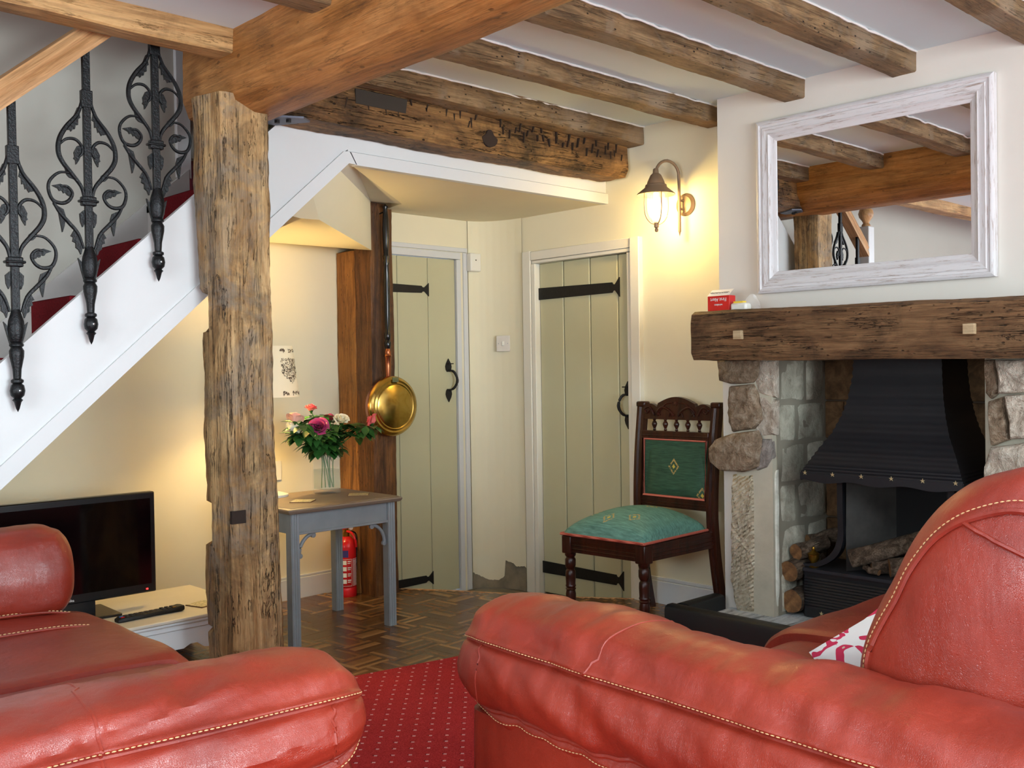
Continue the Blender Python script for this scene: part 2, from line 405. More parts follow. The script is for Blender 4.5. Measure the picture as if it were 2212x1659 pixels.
# bare render at the foot of that wall with a ragged upper edge
rb = MB(); prev = None
inner = arc
vs = []; 
import bisect
L = [0]
for p, q in zip(inner, inner[1:]): L.append(L[-1]+math.hypot(q[0]-p[0], q[1]-p[1]))
def onarc(s):
    s = max(0, min(L[-1]-1e-6, s)); i = bisect.bisect(L, s)-1; t = (s-L[i])/(L[i+1]-L[i])
    return inner[i][0]+(inner[i+1][0]-inner[i][0])*t, inner[i][1]+(inner[i+1][1]-inner[i][1])*t
tops = [(0, .02), (.10, -.0), (.28, -.035), (.45, -.035), (.55, -.01), (.56, .095), (.7, .08), (.8, .06), (.95, .07), (1, .06)]
nst = 40; top = []; bot = []
for i in range(nst+1):
    s = i/nst
    for (a, za), (b, zb) in zip(tops, tops[1:]):
        if a <= s <= b: z = za+(zb-za)*(s-a)/(b-a); break
    x, y = onarc(s*L[-1]); top.append((x-.004, y-.004, z+.008*N3((s*30, 0, 0)))); bot.append((x-.014, y-.012, -.085))
# plaster skin above the ragged edge (thicker than the bare render)
sk = MB(); n_ = nst+1
out_top = [(onarc(i/nst*L[-1])[0]-.008, onarc(i/nst*L[-1])[1]-.008, 2.235) for i in range(n_)]
edge = [(a[0]-.008, a[1]-.008, a[2]) for a in top]
back = [(a[0]+.01, a[1]+.01, a[2]) for a in top]
sk.add(edge+out_top, [(i, i+1, i+1+n_, i+n_) for i in range(nst)], True)
sk.add(edge+back, [(i, i+1, i+1+n_, i+n_) for i in range(nst)])
ST('wall_corner', sk, WALL)
rd = MB(); rd.add(bot+[(a[0], a[1], .12) for a in top], [(i, i+1, i+1+n_, i+n_) for i in range(nst)], True)
ST('wall_footing', rd, CONC)

# stair wall above, stairwell
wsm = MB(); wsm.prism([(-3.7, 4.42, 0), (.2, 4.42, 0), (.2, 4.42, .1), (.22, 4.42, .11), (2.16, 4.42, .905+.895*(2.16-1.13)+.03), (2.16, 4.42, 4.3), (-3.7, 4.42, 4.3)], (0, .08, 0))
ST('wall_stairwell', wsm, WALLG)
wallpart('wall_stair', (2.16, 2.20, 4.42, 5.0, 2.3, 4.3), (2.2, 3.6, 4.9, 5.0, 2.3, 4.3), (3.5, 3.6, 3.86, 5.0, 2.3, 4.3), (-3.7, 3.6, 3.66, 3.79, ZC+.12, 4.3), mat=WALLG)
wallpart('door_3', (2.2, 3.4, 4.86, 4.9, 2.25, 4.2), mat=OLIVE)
wallpart('trim_2', (2.095, 2.165, 4.40, 4.425, 2.2, 4.2), mat=WPAINT, bev=.004)
# ceiling, with the stairwell open behind Y 3.66 left of the main beam
wallpart('ceiling', (-3.7, 4.7, -4.1, 3.66, ZC, ZC+.12), (2.0, 4.7, 3.6, 3.8, ZC, ZC+.12), (-3.7, 3.6, 3.6, 5.1, 4.3, 4.35), mat=CEIL)
# low soffit over the doors
so_ = MB(); zz = 2.233
so_.prism([(2.64, 3.81, zz), (XL+.02, 3.81, zz), (XL+.02, 4.95, zz), (3.55, 4.95, zz), (3.47, 4.52, zz)], (0, 0, .03))
so_.box(2.55, XL+.05, 3.84, 5.1, 2.264, 2.29)
ST('ceiling_soffit', so_, WALL)
# slanted facets by the old post
fa = MB()
A, B, C_, D_ = V((2.65, 3.80, 2.252)), V((3.475, 4.52, 2.233)), V((3.37, 4.68, 2.258)), V((2.565, 3.80, 2.205))
fa.add([A, B, C_, D_], [(0, 1, 2), (0, 2, 3)])
ST('trim_3', fa, plain('facet_plaster', (206, 200, 190), .88, var=.02))
f2 = MB()
E_ = V((3.385, 4.70, 1.985)); G_ = V((2.591, 4.0, 2.003)); H_ = V((2.425, 3.80, 2.085)); I_ = V((2.30, 3.80, 1.975)); J_ = V((2.461, 3.95, 1.992))
f2.add([D_, C_, E_, G_, H_], [(0, 1, 2, 3), (0, 3, 4)]); f2.add([H_, G_, J_, I_], [(0, 1, 2, 3)])
ST('trim_4', f2, WALL)

# ---- stairs underside
def nz(X): return 1.59+.875*(X-1.416)
def sb(X): return .905+.895*(X-1.13)      # stringer bottom edge
us = MB(); xs = [-.3, 2.42]
us.add([(.2, 3.83, sb(.2)+.02), (2.20, 3.80, 1.885), (2.20, YB, 2.03), (.2, YB, sb(.2)+.02)], [(0, 1, 2, 3)])
us.add([(2.20, 3.80, 1.885), (2.30, 3.80, 1.975), (2.461, 3.95, 1.992), (2.591, 4.0, 2.003), (3.385, 4.70, 1.985), (3.50, 4.80, 2.035), (3.5, YB, 2.035), (2.20, YB, 2.03)], [(0, 1, 2, 7), (2, 3, 4, 7), (4, 5, 6, 7)])
ST('ceiling_under_stairs', us, WALL)

# skirtings
wallpart('baseboard_back', (2.2, 3.40, YB-.018, YB, 0, .12), (2.2, 3.40, YB-.012, YB, .12, .135), mat=WPAINT, bev=.004)
wallpart('baseboard_right', (XL-.018, XL, 2.93, 3.55, 0, .13), (XL-.011, XL, 2.93, 3.55, .13, .15), mat=WPAINT, bev=.004)

# ---- fascia (bulkhead board) along the soffit
fs = MB(); fs.box(2.62, XL, 3.803, 3.83, 2.291, 2.42)
fs.prism([(2.655, 3.788, 2.230), (XL, 3.788, 2.230), (XL, 3.788, 2.286), (2.62, 3.788, 2.286)], (0, .038, 0))
ST('trim_5', fs, WPAINT, .002)

# ================================================================== MAIN BEAM, POST, JOISTS
def beam_shape(t, u, v):
    # t: 0 near .. 1 far; underside swells and dips
    if v < 0:
        k = 1-abs(u)/.3
        v -= .02*sin(t*7+.8)*max(0, k)
    if t > .9: v += .0
    return u, v
prof = dense([(-.195, .17), (-.195, -.05), (-.17, -.11), (-.09, -.135), (.02, -.125), (.12, -.08), (.165, -.03), (.175, .17)])
prof = prof
mbm = timber(1, -3.9, 3.99, (2.125, 2.49), (2.125, 2.485), prof, .012, 3, 1, 120, beam_shape, .02)
tag(mbm.build('main_beam', OAK_BEAM), 'massive reddish-brown oak ceiling beam resting on the upright post', 'beam')

def post_shape(t, u, v):
    # t 0 bottom..1 top ; notches and broken left arris
    z = t*2.37
    if u < -.05:
        d = 0
        if 1.46 < z < 1.60: d = .045
        elif z < .28: d = .0
        elif .62 < z < .78: d = .03
        elif .28 < z < .30: d = .02
        else: d = .012*N3((z*3, 1, 0))
        if z > 1.62: d -= .012
        if z < .12: d -= .03
        if v > .03: u += d
    return u, v
pp = dense([(-.118, .085), (-.125, .02), (-.100, -.075), (-.08, -.085), (.10, -.085), (.118, -.06), (.12, .085)])
pst = timber(2, 0, 2.385, (2.0, 3.665), (1.985, 3.665), pp, .010, 6, 4, 150, post_shape, .012)
post = T('oak_post', 'rough weathered oak post with chiselled notches standing beside the grey table', 'post', (2.0, 3.665, 0))
pst.build('shaft', OAK_POST, post)
MORT = plain('mortise_shade', (40, 28, 20), .9)  # colour of a solid block that paints the shade inside the mortise
nt = MB(); nt.box(1.895, 1.955, 3.575, 3.60, .715, .765)
nt.build('mortise', MORT, post, label='rectangular mortise in the arris, its shade a dark block')

J = rr(.10, .22, .022, 3)
def joist(y, x0, x1, mat, label, zb=2.53, amp=.008, seed=0, wdt=.1, n=70):
    pr = dense(rr(wdt, .24, .006, 1))
    mb = timber(0, x0, x1, (y-wdt/2, zb+.12), (y-wdt/2, zb+.12), pr, amp, 6, seed, n, None, .012)
    return tag(mb.build('ceiling_joist', mat), label, 'joist', 'oak ceiling joists')
joist(3.635, 2.26, XL-.005, OAK_JOIST, 'wavy oak ceiling joist lying directly on the dark chopped beam', 2.522, .010, 1, .115)
joist(3.10, 2.24, XL-.01, OAK_JOIST, 'worm-eaten oak joist ending above the lit wall lantern', 2.53, .008, 2)
joist(2.557, 2.24, XCH+.01, OAK_JOIST, 'oak ceiling joist ending left of the whitewashed mirror', 2.53, .006, 3, .11)
joist(2.03, 2.24, XCH+.01, OAK_JOIST, 'oak ceiling joist ending over the middle of the mirror', 2.53, .006, 4, .11)
joist(1.49, 2.24, XCH+.01, OAK_JOIST, 'oak ceiling joist at the top right corner of the photo', 2.53, .006, 5, .11)
joist(.95, 2.24, XCH+.01, OAK_JOIST, 'oak ceiling joist nearest the viewer on the fireplace side', 2.53, .006, 6, .11)
joist(3.66, -3.5, 1.97, OAK_PINE, 'knotty honey-coloured joist above the stair balusters', 2.53, .005, 7, .115)
joist(2.98, -3.5, 1.97, OAK_JOIST, 'short end of oak joist at the top edge left of the main beam', 2.53, .005, 8, .12)
joist(2.3, -3.5, 1.97, OAK_JOIST, 'oak joist above the red settee left of the main beam', 2.53, .005, 9, .12)
PLIP = plain('plaster_lip', (236, 234, 230), .9, bmp=.5, bsc=60); ceil_o = bpy.data.objects['ceiling']
for yy, x1_, sd in ((3.635-.115, XL, 1), (3.0, XL, 2), (2.447, XCH, 3), (1.92, XCH, 4), (1.38, XCH, 5)):
    pts = [V((2.25+(x1_-2.25)*k/60, yy-.002+.004*N3((k*.9, sd, 0)), ZC-.003-.010*max(0, N3((k*.35, sd, 3))))) for k in range(61)]
    MB().tube(pts, [.004+.0035*abs(N3((k*.7, sd, 9))) for k in range(61)], 6).build('plaster_lip', PLIP, ceil_o)
# far chopped beam
fb = T('chopped_beam', 'dark oak beam with rows of axe cuts and a peg hole above the white fascia', 'beam', (3.2, 3.7, 2.34))
fp = dense([(-.085, .10), (-.09, -.04), (-.07, -.085), (.075, -.09), (.085, .10)])
def fsh(t, u, v):
    if t > .97: v *= 1-.1*(t-.97)/.03
    return u, v
timber(0, 2.10, XL-.03, (3.705, 2.445), (3.705, 2.43), fp, .010, 6, 11, 90, fsh, .012).build('timber', OAK_FAR, fb)
mt = MB(); mt.prism([(2.53, 3.607, 2.452), (2.80, 3.607, 2.452), (2.81, 3.607, 2.515), (2.53, 3.607, 2.515)], (0, .05, 0))
mt.build('empty_mortise', plain('slot_shade', (52, 44, 36), .9), fb, label='long mortise slot, its shade a dark block')  # solid prism, the slot's inner shade put into its dark colour
hl = MB(); pts = [(3.31+.05*cos(a)*(1 if sin(a) < .4 else .55), 3.606, 2.415+.042*sin(a)) for a in [k*2*pi/14 for k in range(14)]]
hl.prism(pts, (0, .05, 0)); hl.build('peg_hole', plain('peg_hole_shade', (44, 30, 22), .95), fb, label='round peg hole, its shade a dark plug')  # solid plug, the hole's inner shade put into its dark colour
cuts = MB(); random.seed(3)
for row, zc in ((0, 2.50), (1, 2.455), (2, 2.475)):
    for k in range(20):
        x = 2.45+row*.04+k*.095+random.uniform(-.02, .02)
        if 3.24 < x < 3.38 or x > 4.3 or (x < 2.83 and zc > 2.44 and row != 1): continue
        h = random.uniform(.012, .026); s_ = random.uniform(-.008, .012); zz_ = zc+random.uniform(-.01, .01)
        cuts.prism([(x, 3.608, zz_-h), (x+.004, 3.608, zz_-h), (x+s_+.009, 3.608, zz_+h), (x+s_, 3.608, zz_+h)], (0, .02, 0))
o = cuts.build('axe_cut_marks', plain('cut_dark', (46, 30, 16), .95), fb)
br = T('steel_bracket', 'grey steel angle bracket bolted under the beam beside the post head', 'bracket', (2.25, 3.70, 2.33))
q = MB(); q.prism([(2.14, 3.66, 2.343), (2.265, 3.60, 2.343), (2.32, 3.64, 2.343), (2.24, 3.78, 2.343), (2.14, 3.78, 2.343)], (0, 0, .008)); q.build('plate', SLATE, br)
for bx, by in ((2.20, 3.70), (2.23, 3.66)):
    MB().lathe([(.012, 0), (.012, .012), (.0, .012)], (bx, by, 2.332), 6).build('bolt', BLACKI, br)

# ================================================================== STAIRCASE
st = T('staircase', 'white staircase with dark red carpet runner, iron balusters and oak handrail', 'staircase', (1.0, 4.0, 0))
sm = MB()
def strip(x0, x1, f0, f1, y0, y1):
    sm2 = MB(); sm2.prism([(x0, y0, f0(x0)), (x1, y0, f0(x1)), (x1, y0, f1(x1)), (x0, y0, f1(x0))], (0, y1-y0, 0)); return sm2
stt = lambda X: sb(X)+.425
g = strip(.25, 2.62, lambda X: min(sb(X)+.085, 2.28), lambda X: min(stt(X), 2.42), 3.805, 3.83)
# upper board as polygon limited by fascia top
ub = MB(); ub.prism([(.25, 3.80, sb(.25)+.082), (2.595, 3.80, 2.283), (2.62, 3.80, 2.30), (2.62, 3.80, 2.42), (2.33, 3.80, 2.42), (.25, 3.80, stt(.25))], (0, .03, 0))
ub.build('stringer', WPAINT, st, bevel=.002)
lb = strip(.25, 2.615, sb, lambda X: sb(X)+.085, 3.79, 3.83); 
lb = MB(); lb.prism([(.25, 3.788, sb(.25)), (2.615, 3.788, sb(2.615)), (2.658, 3.788, 2.233), (2.625, 3.788, 2.287), (2.59, 3.788, 2.285), (.25, 3.788, sb(.25)+.085)], (0, .04, 0))
lb.build('stringer_moulding', WPAINT, st, bevel=.003)
# wall string
ws = MB(); ws.prism([(.25, 4.395, sb(.25)+.2), (2.15, 4.395, sb(2.15)+.2), (2.15, 4.395, nz(2.15)+.01), (.25, 4.395, nz(.25)+.01)], (0, .025, 0))
SHADEDP = plain('shaded_string_paint', (190, 186, 182), .6)  # white paint of string and steps, greyed to carry the stairwell shade
ws.build('wall_string', SHADEDP, st)
def stair_carpet_mat():
    n = NT('stair_carpet'); f = n.noise(n.mp((1, 1, 1)), 220, 3, .7)
    n.base(n.ramp(f, [(.3, s2l((74, 10, 16))), (.75, s2l((124, 24, 32)))])); n.bump(f, .6, .004); return n.fin(.95, 0, .1)
SCARP = stair_carpet_mat()
for k in range(-3, 3):
    X = 1.416+.264*k; z = nz(X)
    if z > 2.2: continue
    tr = MB(); tr.box(X-.0, X+.29, 3.83, 4.40, z-.03, z); tr.build('tread', SHADEDP, st)
    MB().box(X+.004, X+.02, 3.83, 4.40, z-.235, z-.03).build('riser', SHADEDP, st)
    cm = MB(); cm.box(X-.018, X+.27, 3.84, 4.26, z, z+.008); cm.box(X-.018, X-.0, 3.84, 4.26, z-.235, z+.008)
    cm.build('stair_carpet', SCARP, st, bevel=.008)
# landing at the turn
MB().box(1.944, 2.25, 3.84, 4.40, nz(1.944)-.03, nz(1.944)+.0).build('landing', SHADEDP, st)
ld = MB(); ld.box(1.93, 1.95, 3.84, 4.26, nz(1.944)-.22, nz(1.944)); ld.box(1.93, 2.24, 3.84, 4.3, nz(1.944), nz(1.944)+.01)
ld.box(2.2, 2.5, 4.05, 4.86, 2.06, 2.30)
ld.build('landing_carpet', SCARP, st, bevel=.006)
# handrail
hr = MB(); rings = []
hp = [(-.044, 0), (-.046, .03), (-.038, .052), (-.045, .07), (-.034, .108), (0, .12), (.025, .108), (.033, .07), (.026, .052), (.034, .03), (.032, 0)]
hz = lambda X: 2.262+.865*(X-1.194)
for X in (1.03, 1.4, 1.8, 2.3): rings.append([(X, 3.79+a, hz(X)+b) for a, b in hp])
hr.loft(rings, True, True, False); hr.build('handrail', HANDRAIL, st)
# newel post (seen in the mirror)
nw = MB().box(.945, 1.035, 3.745, 3.835, 0, 2.36).build('newel_post', WPAINT, st, bevel=.006)
MB().lathe([(.03, 0), (.035, .01), (.022, .03), (.03, .045), (.052, .075), (.058, .10), (.05, .13), (.03, .15), (0, .157)], (.99, 3.79, 2.36), 20).build('ball_finial', HANDRAIL, nw)

K = .000492
def bal(X0, tip):
    def U(xz, yz, sx=1): return V((X0+(xz-635)*K*sx, 3.762, tip+(2594-yz)*K))
    y0 = 3.762
    ztop = hz(X0)+.01
    b = MB()
    b.box(X0-.0135, X0+.0135, y0-.009, y0+.009, tip+(2594-2130)*K, ztop)
    bo = b.build('baluster', BLACKG, st, bevel=.002)
    # turned foot: rings, vase, ball, spike
    pf = [(0, 0), (.006, .012), (.012, .035), (.018, .042), (.012, .048), (.022, .058), (.0255, .075), (.022, .094), (.015, .10), (.021, .105), (.021, .113), (.013, .118),
          (.015, .15), (.024, .195), (.025, .215), (.018, .228), (.024, .232), (.024, .238), (.019, .244), (.022, .248)]
    MB().lathe(pf, (X0, y0, tip), 14).build('foot', BLACKG, bo)
    MB().lathe([(.0, 0), (.004, .0), (.004, .003), (0, .004)], (X0, y0-.026, tip+.075), 8, 'Y').build('screw', SCREW, bo)
    # tulip
    tp = MB()
    tp.lathe([(.020, .245), (.026, .262), (.029, .29), (.026, .32), (.018, .345), (.014, .36)], (X0, y0, tip), 12)
    for s_ in (-1, 1):
        tp.prism([U(635+s_*30, 2150), U(635+s_*60, 2040), U(635+s_*82, 1950), U(635+s_*40, 2000), U(635+s_*22, 2060)], (0, .012, 0))
    tp.build('tulip', BLACKG, bo)
    MB().add([], []).box(X0-.034, X0+.034, y0-.018, y0+.018, tip+(2594-1535)*K, tip+(2594-1515)*K).box(X0-.026, X0+.026, y0-.015, y0+.015, tip+(2594-1560)*K, tip+(2594-1490)*K).build('collar', BLACKG, bo, bevel=.004)
    MB().box(X0-.02, X0+.02, y0-.012, y0+.012, tip+(2594-830)*K, tip+(2594-700)*K).build('sleeve', BLACKG, bo, bevel=.002)
    for s_ in (-1, 1):
        sc = MB()
        def C(l, r): 
            pts = curve([U(635+s_*a, b_) for a, b_ in l], 5)
            n = len(pts); rad = [r*(.75+.5*sin(pi*i/(n-1))) for i in range(n)]
            sc.tube(pts, rad, 6, flat=1, fdir=(0, 1, 0))
        C([(26, 760), (65, 880), (150, 990), (200, 1085), (210, 1180), (180, 1255), (110, 1340), (50, 1420), (28, 1510)], .0075)
        C([(205, 1130), (150, 1080), (85, 1075), (40, 1120), (38, 1170), (60, 1200)], .005)
        C([(130, 1325), (210, 1335), (275, 1400), (285, 1470), (255, 1540), (190, 1556), (140, 1530), (115, 1475), (150, 1430), (200, 1432)], .0055)
        C([(270, 1510), (220, 1610), (150, 1690), (80, 1770), (40, 1880)], .006)
        sc.build('scroll', BLACKG, bo)
        lf = MB()
        def leaf(pts):
            lf.prism([U(635+s_*a, b_) for a, b_ in pts], (0, .012, 0))
        leaf([(40, 1110), (70, 1120), (95, 1170), (90, 1200), (98, 1215), (84, 1225), (82, 1260), (60, 1225), (38, 1170)])
        leaf([(258, 1432), (200, 1415), (150, 1430), (118, 1470), (128, 1500), (150, 1490), (160, 1475), (175, 1482), (185, 1462), (205, 1468), (215, 1450)])
        leaf([(60, 830), (85, 890), (120, 945), (165, 1000), (130, 1010), (120, 1005), (112, 1020), (95, 990), (86, 1000), (78, 960), (62, 965), (60, 920), (44, 910)])
        leaf([(170, 1250), (150, 1340), (130, 1360), (90, 1370), (105, 1320), (140, 1290)])
        leaf([(255, 1560), (215, 1620), (205, 1680), (190, 1770), (175, 1720), (165, 1650), (180, 1600)])
        leaf([(75, 1760), (105, 1745), (130, 1790), (112, 1800), (118, 1830), (95, 1840), (95, 1875), (75, 1890), (60, 1925), (45, 1860)])
        leaf([(30, 1590), (62, 1620), (58, 1680), (42, 1720), (30, 1690)])
        lf.build('leaves', BLACKG, bo, bevel=.002)
for X0, tip in ((1.184, 1.175), (1.444, 1.413), (1.706, 1.657)): bal(X0, tip)

# ================================================================== DOORS
def strap_poly(x0, x1, h, neck=.035):
    # along x, local z; returns polygon with fish tail end at x1
    d = 1 if x1 > x0 else -1
    return [(x0, -h), (x1-d*.055, -h*.82), (x1-d*.05, -h*.55), (x1-d*.035, -h*.45), (x1-d*.025, -h*.75), (x1, -h*1.55), (x1, h*1.55), (x1-d*.025, h*.75), (x1-d*.035, h*.45), (x1-d*.05, h*.55), (x1-d*.055, h*.82), (x0, h)]
# door 1 : plane Y=4.80, leaf X 3.56..4.10
d1 = bpy.data.objects.new('door_1', None); COL.objects.link(d1); d1.location = (3.85, 4.82, -.08); d1['kind'] = 'structure'
edges = [3.565, 3.648, 3.881, 4.098]
for a, b in zip(edges, edges[1:]):
    MB().box(a+.0015, b-.0015, 4.812, 4.84, -.07, 1.985).build('plank', DOORP, d1, bevel=.004)
fr = MB(); fr.box(4.10, 4.134, 4.795, 4.85, -.085, 1.986); fr.box(3.54, 4.134, 4.795, 4.85, 1.988, 2.03)
fr.box(4.136, 4.149, 4.801, 4.85, -.085, 2.031); fr.box(4.151, 4.185, 4.789, 4.85, -.085, 2.031); fr.box(3.54, 4.185, 4.787, 4.85, 2.033, 2.06)
fr.build('frame', WPAINT, d1, bevel=.003)
for z in (1.79, .03):
    MB().prism([(x, 4.806, z+y) for x, y in strap_poly(3.56, 3.885, .026)], (0, .007, 0)).build('hinge_strap', BLACKI, d1)
def pull(px_, py_, pz, dirx, parent, ny):
    """thumb latch pull; plate in plane with horizontal unit dirx, normal ny"""
    dx = V(dirx); nn = V(ny); o = V((px_, py_, pz)); Z = V((0, 0, 1)); q = MB()
    def leafp(c, up):
        pts = [(0, -.05*up), (.018, -.02*up), (.024, .0), (.020, .02*up), (.012, .032*up), (-.012, .032*up), (-.020, .02*up), (-.024, 0), (-.018, -.02*up)]
        return [o+dx*a+Z*(c+b)+nn*.001 for a, b in pts]
    q.prism(leafp(.085, -1), nn*.006); q.prism(leafp(-.085, 1), nn*.006)
    q.tube(curve([o+Z*.065+nn*.004, o+Z*.05+nn*.035+dx*.02, o+nn*.05+dx*.032, o-Z*.045+nn*.035+dx*.02, o-Z*.065+nn*.004], 6), [.006]*4+[.008]*8+[.009]*4+[.008]*5+[.006]*4, 8)
    q.box(-.01, .028, -.01, .01, 0, .006, Matrix.Translation(o+Z*.10+nn*.012) @ Matrix((dx, nn, Z)).transposed().to_4x4())
    return q.build('latch_pull', BLACKI, parent)
pull(4.03, 4.811, 1.235, (1, 0, 0), d1, (0, -1, 0))
# door 2 : plane X=4.38, leaf Y 3.645..4.365
d2 = bpy.data.objects.new('door_2', None); COL.objects.link(d2); d2.location = (4.41, 4.0, -.08); d2['kind'] = 'structure'
ed = [3.645, 3.742, 3.955, 4.168, 4.37]
for a, b in zip(ed, ed[1:]):
    MB().box(4.40, 4.43, a+.003, b-.003, -.075, 1.94).build('plank', DOORP, d2, bevel=.006)
fr = MB(); fr.box(4.361, 4.44, 4.37, 4.404, -.085, 1.94); fr.box(4.355, 4.44, 4.406, 4.475, -.085, 2.02)
fr.box(4.361, 4.44, 3.611, 3.645, -.03, 1.94); fr.box(4.345, 4.44, 3.545, 3.609, -.0, 2.02)
M_ = Matrix.Translation((4.40, 4.0, 1.963)) @ Matrix.Rotation(radians(-.3), 4, 'X')
fr.box(-.043, .04, -.389, .404, .0, .055, M_); fr.box(-.037, .04, -.385, .40, -.021, -.001, M_)
fr.build('frame', plain('door_frame_cream', (224, 218, 204), .5, var=.02), d2, bevel=.004)
for z in (1.755, .07):
    MB().prism([(4.392, 4.37+(-x), z+y+(.012 if z < 1 else 0)) for x, y in strap_poly(0, .645, .036)], (.007, 0, 0)).build('hinge_strap', BLACKI, d2)
pull(4.399, 3.675, 1.085, (0, 1, 0), d2, (-1, 0, 0))

# sensor box, switch, socket
sx = T('sensor_box', 'small white alarm sensor box on the wall above the left door corner', 'sensor', (4.215, 4.78, 1.92))
MB().box(4.175, 4.262, 4.745, 4.79, 1.915, 2.03).build('casing', PLAST, sx, bevel=.008)
MB().lathe([(0, 0), (.004, 0), (.004, .002), (0, .002)], (4.215, 4.743, 1.985), 8, 'Y').build('lens', BLACKI, sx)
sw = T('light_switch', 'square white light switch on the wall between the two doors', 'switch', (4.355, 4.6, 1.41))
MS = Matrix.Translation((4.338, 4.633, 1.46)) @ Matrix.Rotation(radians(32), 4, 'Z')
SWP = plain('switch_plate', (214, 206, 196), .4)
MB().box(-.012, .002, -.044, .044, -.05, .05, MS).build('plate', SWP, sw, bevel=.003)
MB().box(-.018, -.01, -.007, .007, -.014, .014, MS).build('rocker', PLAST, sw, bevel=.002)
for s_ in (-1, 1): MB().box(-.0135, -.011, s_*.03-.002, s_*.03+.002, -.003, .003, MS).build('screw', SCREW, sw)
so1 = T('wall_socket', 'white wall socket just right of the post above the grey table', 'socket', (2.98, YB, .72))
MB().box(2.85, 2.99, YB-.01, YB, .69, .80).build('plate', PLAST, so1, bevel=.003)

# ================================================================== LANTERN
LW = plain('lantern_taupe', (128, 104, 82), .45, .2, .08)
ln = T('wall_lantern', 'taupe swan-neck wall lantern glowing on the yellow-lit wall', 'lamp', (XL, 3.25, 2.1))
lx, ly = 4.19, 3.295
MB().lathe([(.058, 0), (.06, .006), (.05, .012), (.045, .018), (0, .02)], (XL, 3.245, 2.155), 24, 'X', M=Matrix.Scale(-1, 4, V((1, 0, 0)))).build('backplate', LW, ln)
ax = 4.335; ay = 3.255
pth = [(ax, ay, 2.01), (ax, ay, 2.12), (ax, ay, 2.25)]+[(lx+(ax-lx)*(.5+.5*cos(a)), ly+(ay-ly)*(.5+.5*cos(a)), 2.30+.078*sin(a)) for a in [pi*k/12 for k in range(1, 12)]]+[(lx, ly, 2.31)]
MB().tube(pth, .008, 10).lathe([(0, 0), (.005, .02), (.008, .03)], (ax, ay, 1.985), 8).tube([(ax, ay, 2.13), (XL-.02, 3.245, 2.13)], .006).tube([(ax, ay, 2.175), (XL-.02, 3.245, 2.175)], .006).build('arm', LW, ln)
MB().lathe([(.009, .07), (.014, .065), (.016, .045), (.028, .035), (.044, .0), (.047, -.012), (.055, -.016), (.058, -.03), (.098, -.062), (.100, -.068), (.094, -.066), (.05, -.034), (0, -.03)], (lx, ly, 2.262), 28).build('hood', LW, ln)
def glassm(name, tint, rough=.02):
    n = NT(name); n.base(tint); m = n.fin(rough); n.b.inputs['Transmission Weight'].default_value = 1; n.b.inputs['IOR'].default_value = 1.2; return m
def thin(name, c, a, rough=.03):
    n = NT(name); n.base(c); n.b.inputs['Alpha'].default_value = a; return n.fin(rough, 0, .9)
LG = thin('lantern_glass', (1, .95, .85), .08)
gp = [(.048, 0), (.048, -.07), (.046, -.10), (.036, -.13), (.018, -.147), (0, -.15)]
MB().loft([[V((lx+r*cos(2*pi*k/20), ly+r*sin(2*pi*k/20), 2.21+z)) for k in range(20)] for r, z in gp], False).build('glass', LG, ln)
cg = MB()
for k in range(4):
    a = pi/4+k*pi/2+.3
    cg.tube(curve([(lx+.066*cos(a), ly+.066*sin(a), 2.205), (lx+.066*cos(a), ly+.066*sin(a), 2.12), (lx+.055*cos(a), ly+.055*sin(a), 2.075), (lx+.03*cos(a), ly+.03*sin(a), 2.048), (lx, ly, 2.04)], 4), .003, 6)
cg.lathe([(0, -.03), (.008, -.026), (.010, -.016), (.006, -.008), (.012, -.004), (.014, .02), (0, .02)], (lx, ly, 2.03), 12)
cg.build('cage', LW, ln)
em = NT('bulb_glow'); em.base((1, .85, .5)); em.b.inputs['Emission Color'].default_value = (1, .72, .32, 1); em.b.inputs['Emission Strength'].default_value = 25
MB().lathe([(0, -.055), (.018, -.045), (.026, -.02), (.024, .01), (.013, .04), (.012, .06), (0, .06)], (lx, ly, 2.145), 16).build('bulb', em.fin(), ln)
bulb('lantern_light', (lx, ly, 2.135), 20, (1, .72, .26), .045)

# ================================================================== OLD POST, WARMING PAN
op = T('old_timber_post', 'dark brown old timber post with warming pan hung on it', 'post', (3.47, 4.88, 0))
timber(2, 0, 2.26, (3.475, 4.80), (3.47, 4.80), dense(rr(.165, .16, .012, 2)), .006, 7, 21, 70).build('shaft', OLD_POST, op)
timber(2, 0, 2.0, (3.455, 4.965), (3.455, 4.965), dense(rr(.14, .19, .012, 2)), .006, 7, 22, 60).build('lit_face_timber', wood('old_post_lit', (96, 60, 24), (150, 98, 44), (176, 120, 58), 2, .55, .3, .6, .9), op)  # rear part of the post, light on its left face put into paler wood
BRASS = NT('brass'); f = BRASS.noise(BRASS.mp((1, 1, 1)), 14, 4, .6, .6)
BRASS.base(BRASS.ramp(f, [(.3, s2l((176, 140, 62))), (.5, s2l((206, 170, 86))), (.75, s2l((214, 182, 104)))])); BRASS = BRASS.fin(.22, 1)
COPPER = plain('copper', (170, 104, 70), .25, .95, .15, 20)
EBON = plain('ebonised_handle', (20, 20, 22), .2, 0, .2, 20)
wp = T('warming_pan', 'long-handled brass warming pan hanging on the old dark post', 'warming pan', (3.465, 4.66, .93))
pc = V((3.475, 4.655, 1.098)); R0 = .17
MB().lathe([(0, .042), (.118, .040), (.124, .036), (.13, .038), (.140, .032), (.150, .034), (.158, .028), (.166, .022), (.17, .012)], pc, 48, 'Y').build('lid', BRASS, wp)
MB().lathe([(.17, .012), (.172, .008), (.168, .0), (.158, -.035), (.14, -.045), (0, -.05)], pc, 48, 'Y').build('bowl', COPPER, wp)
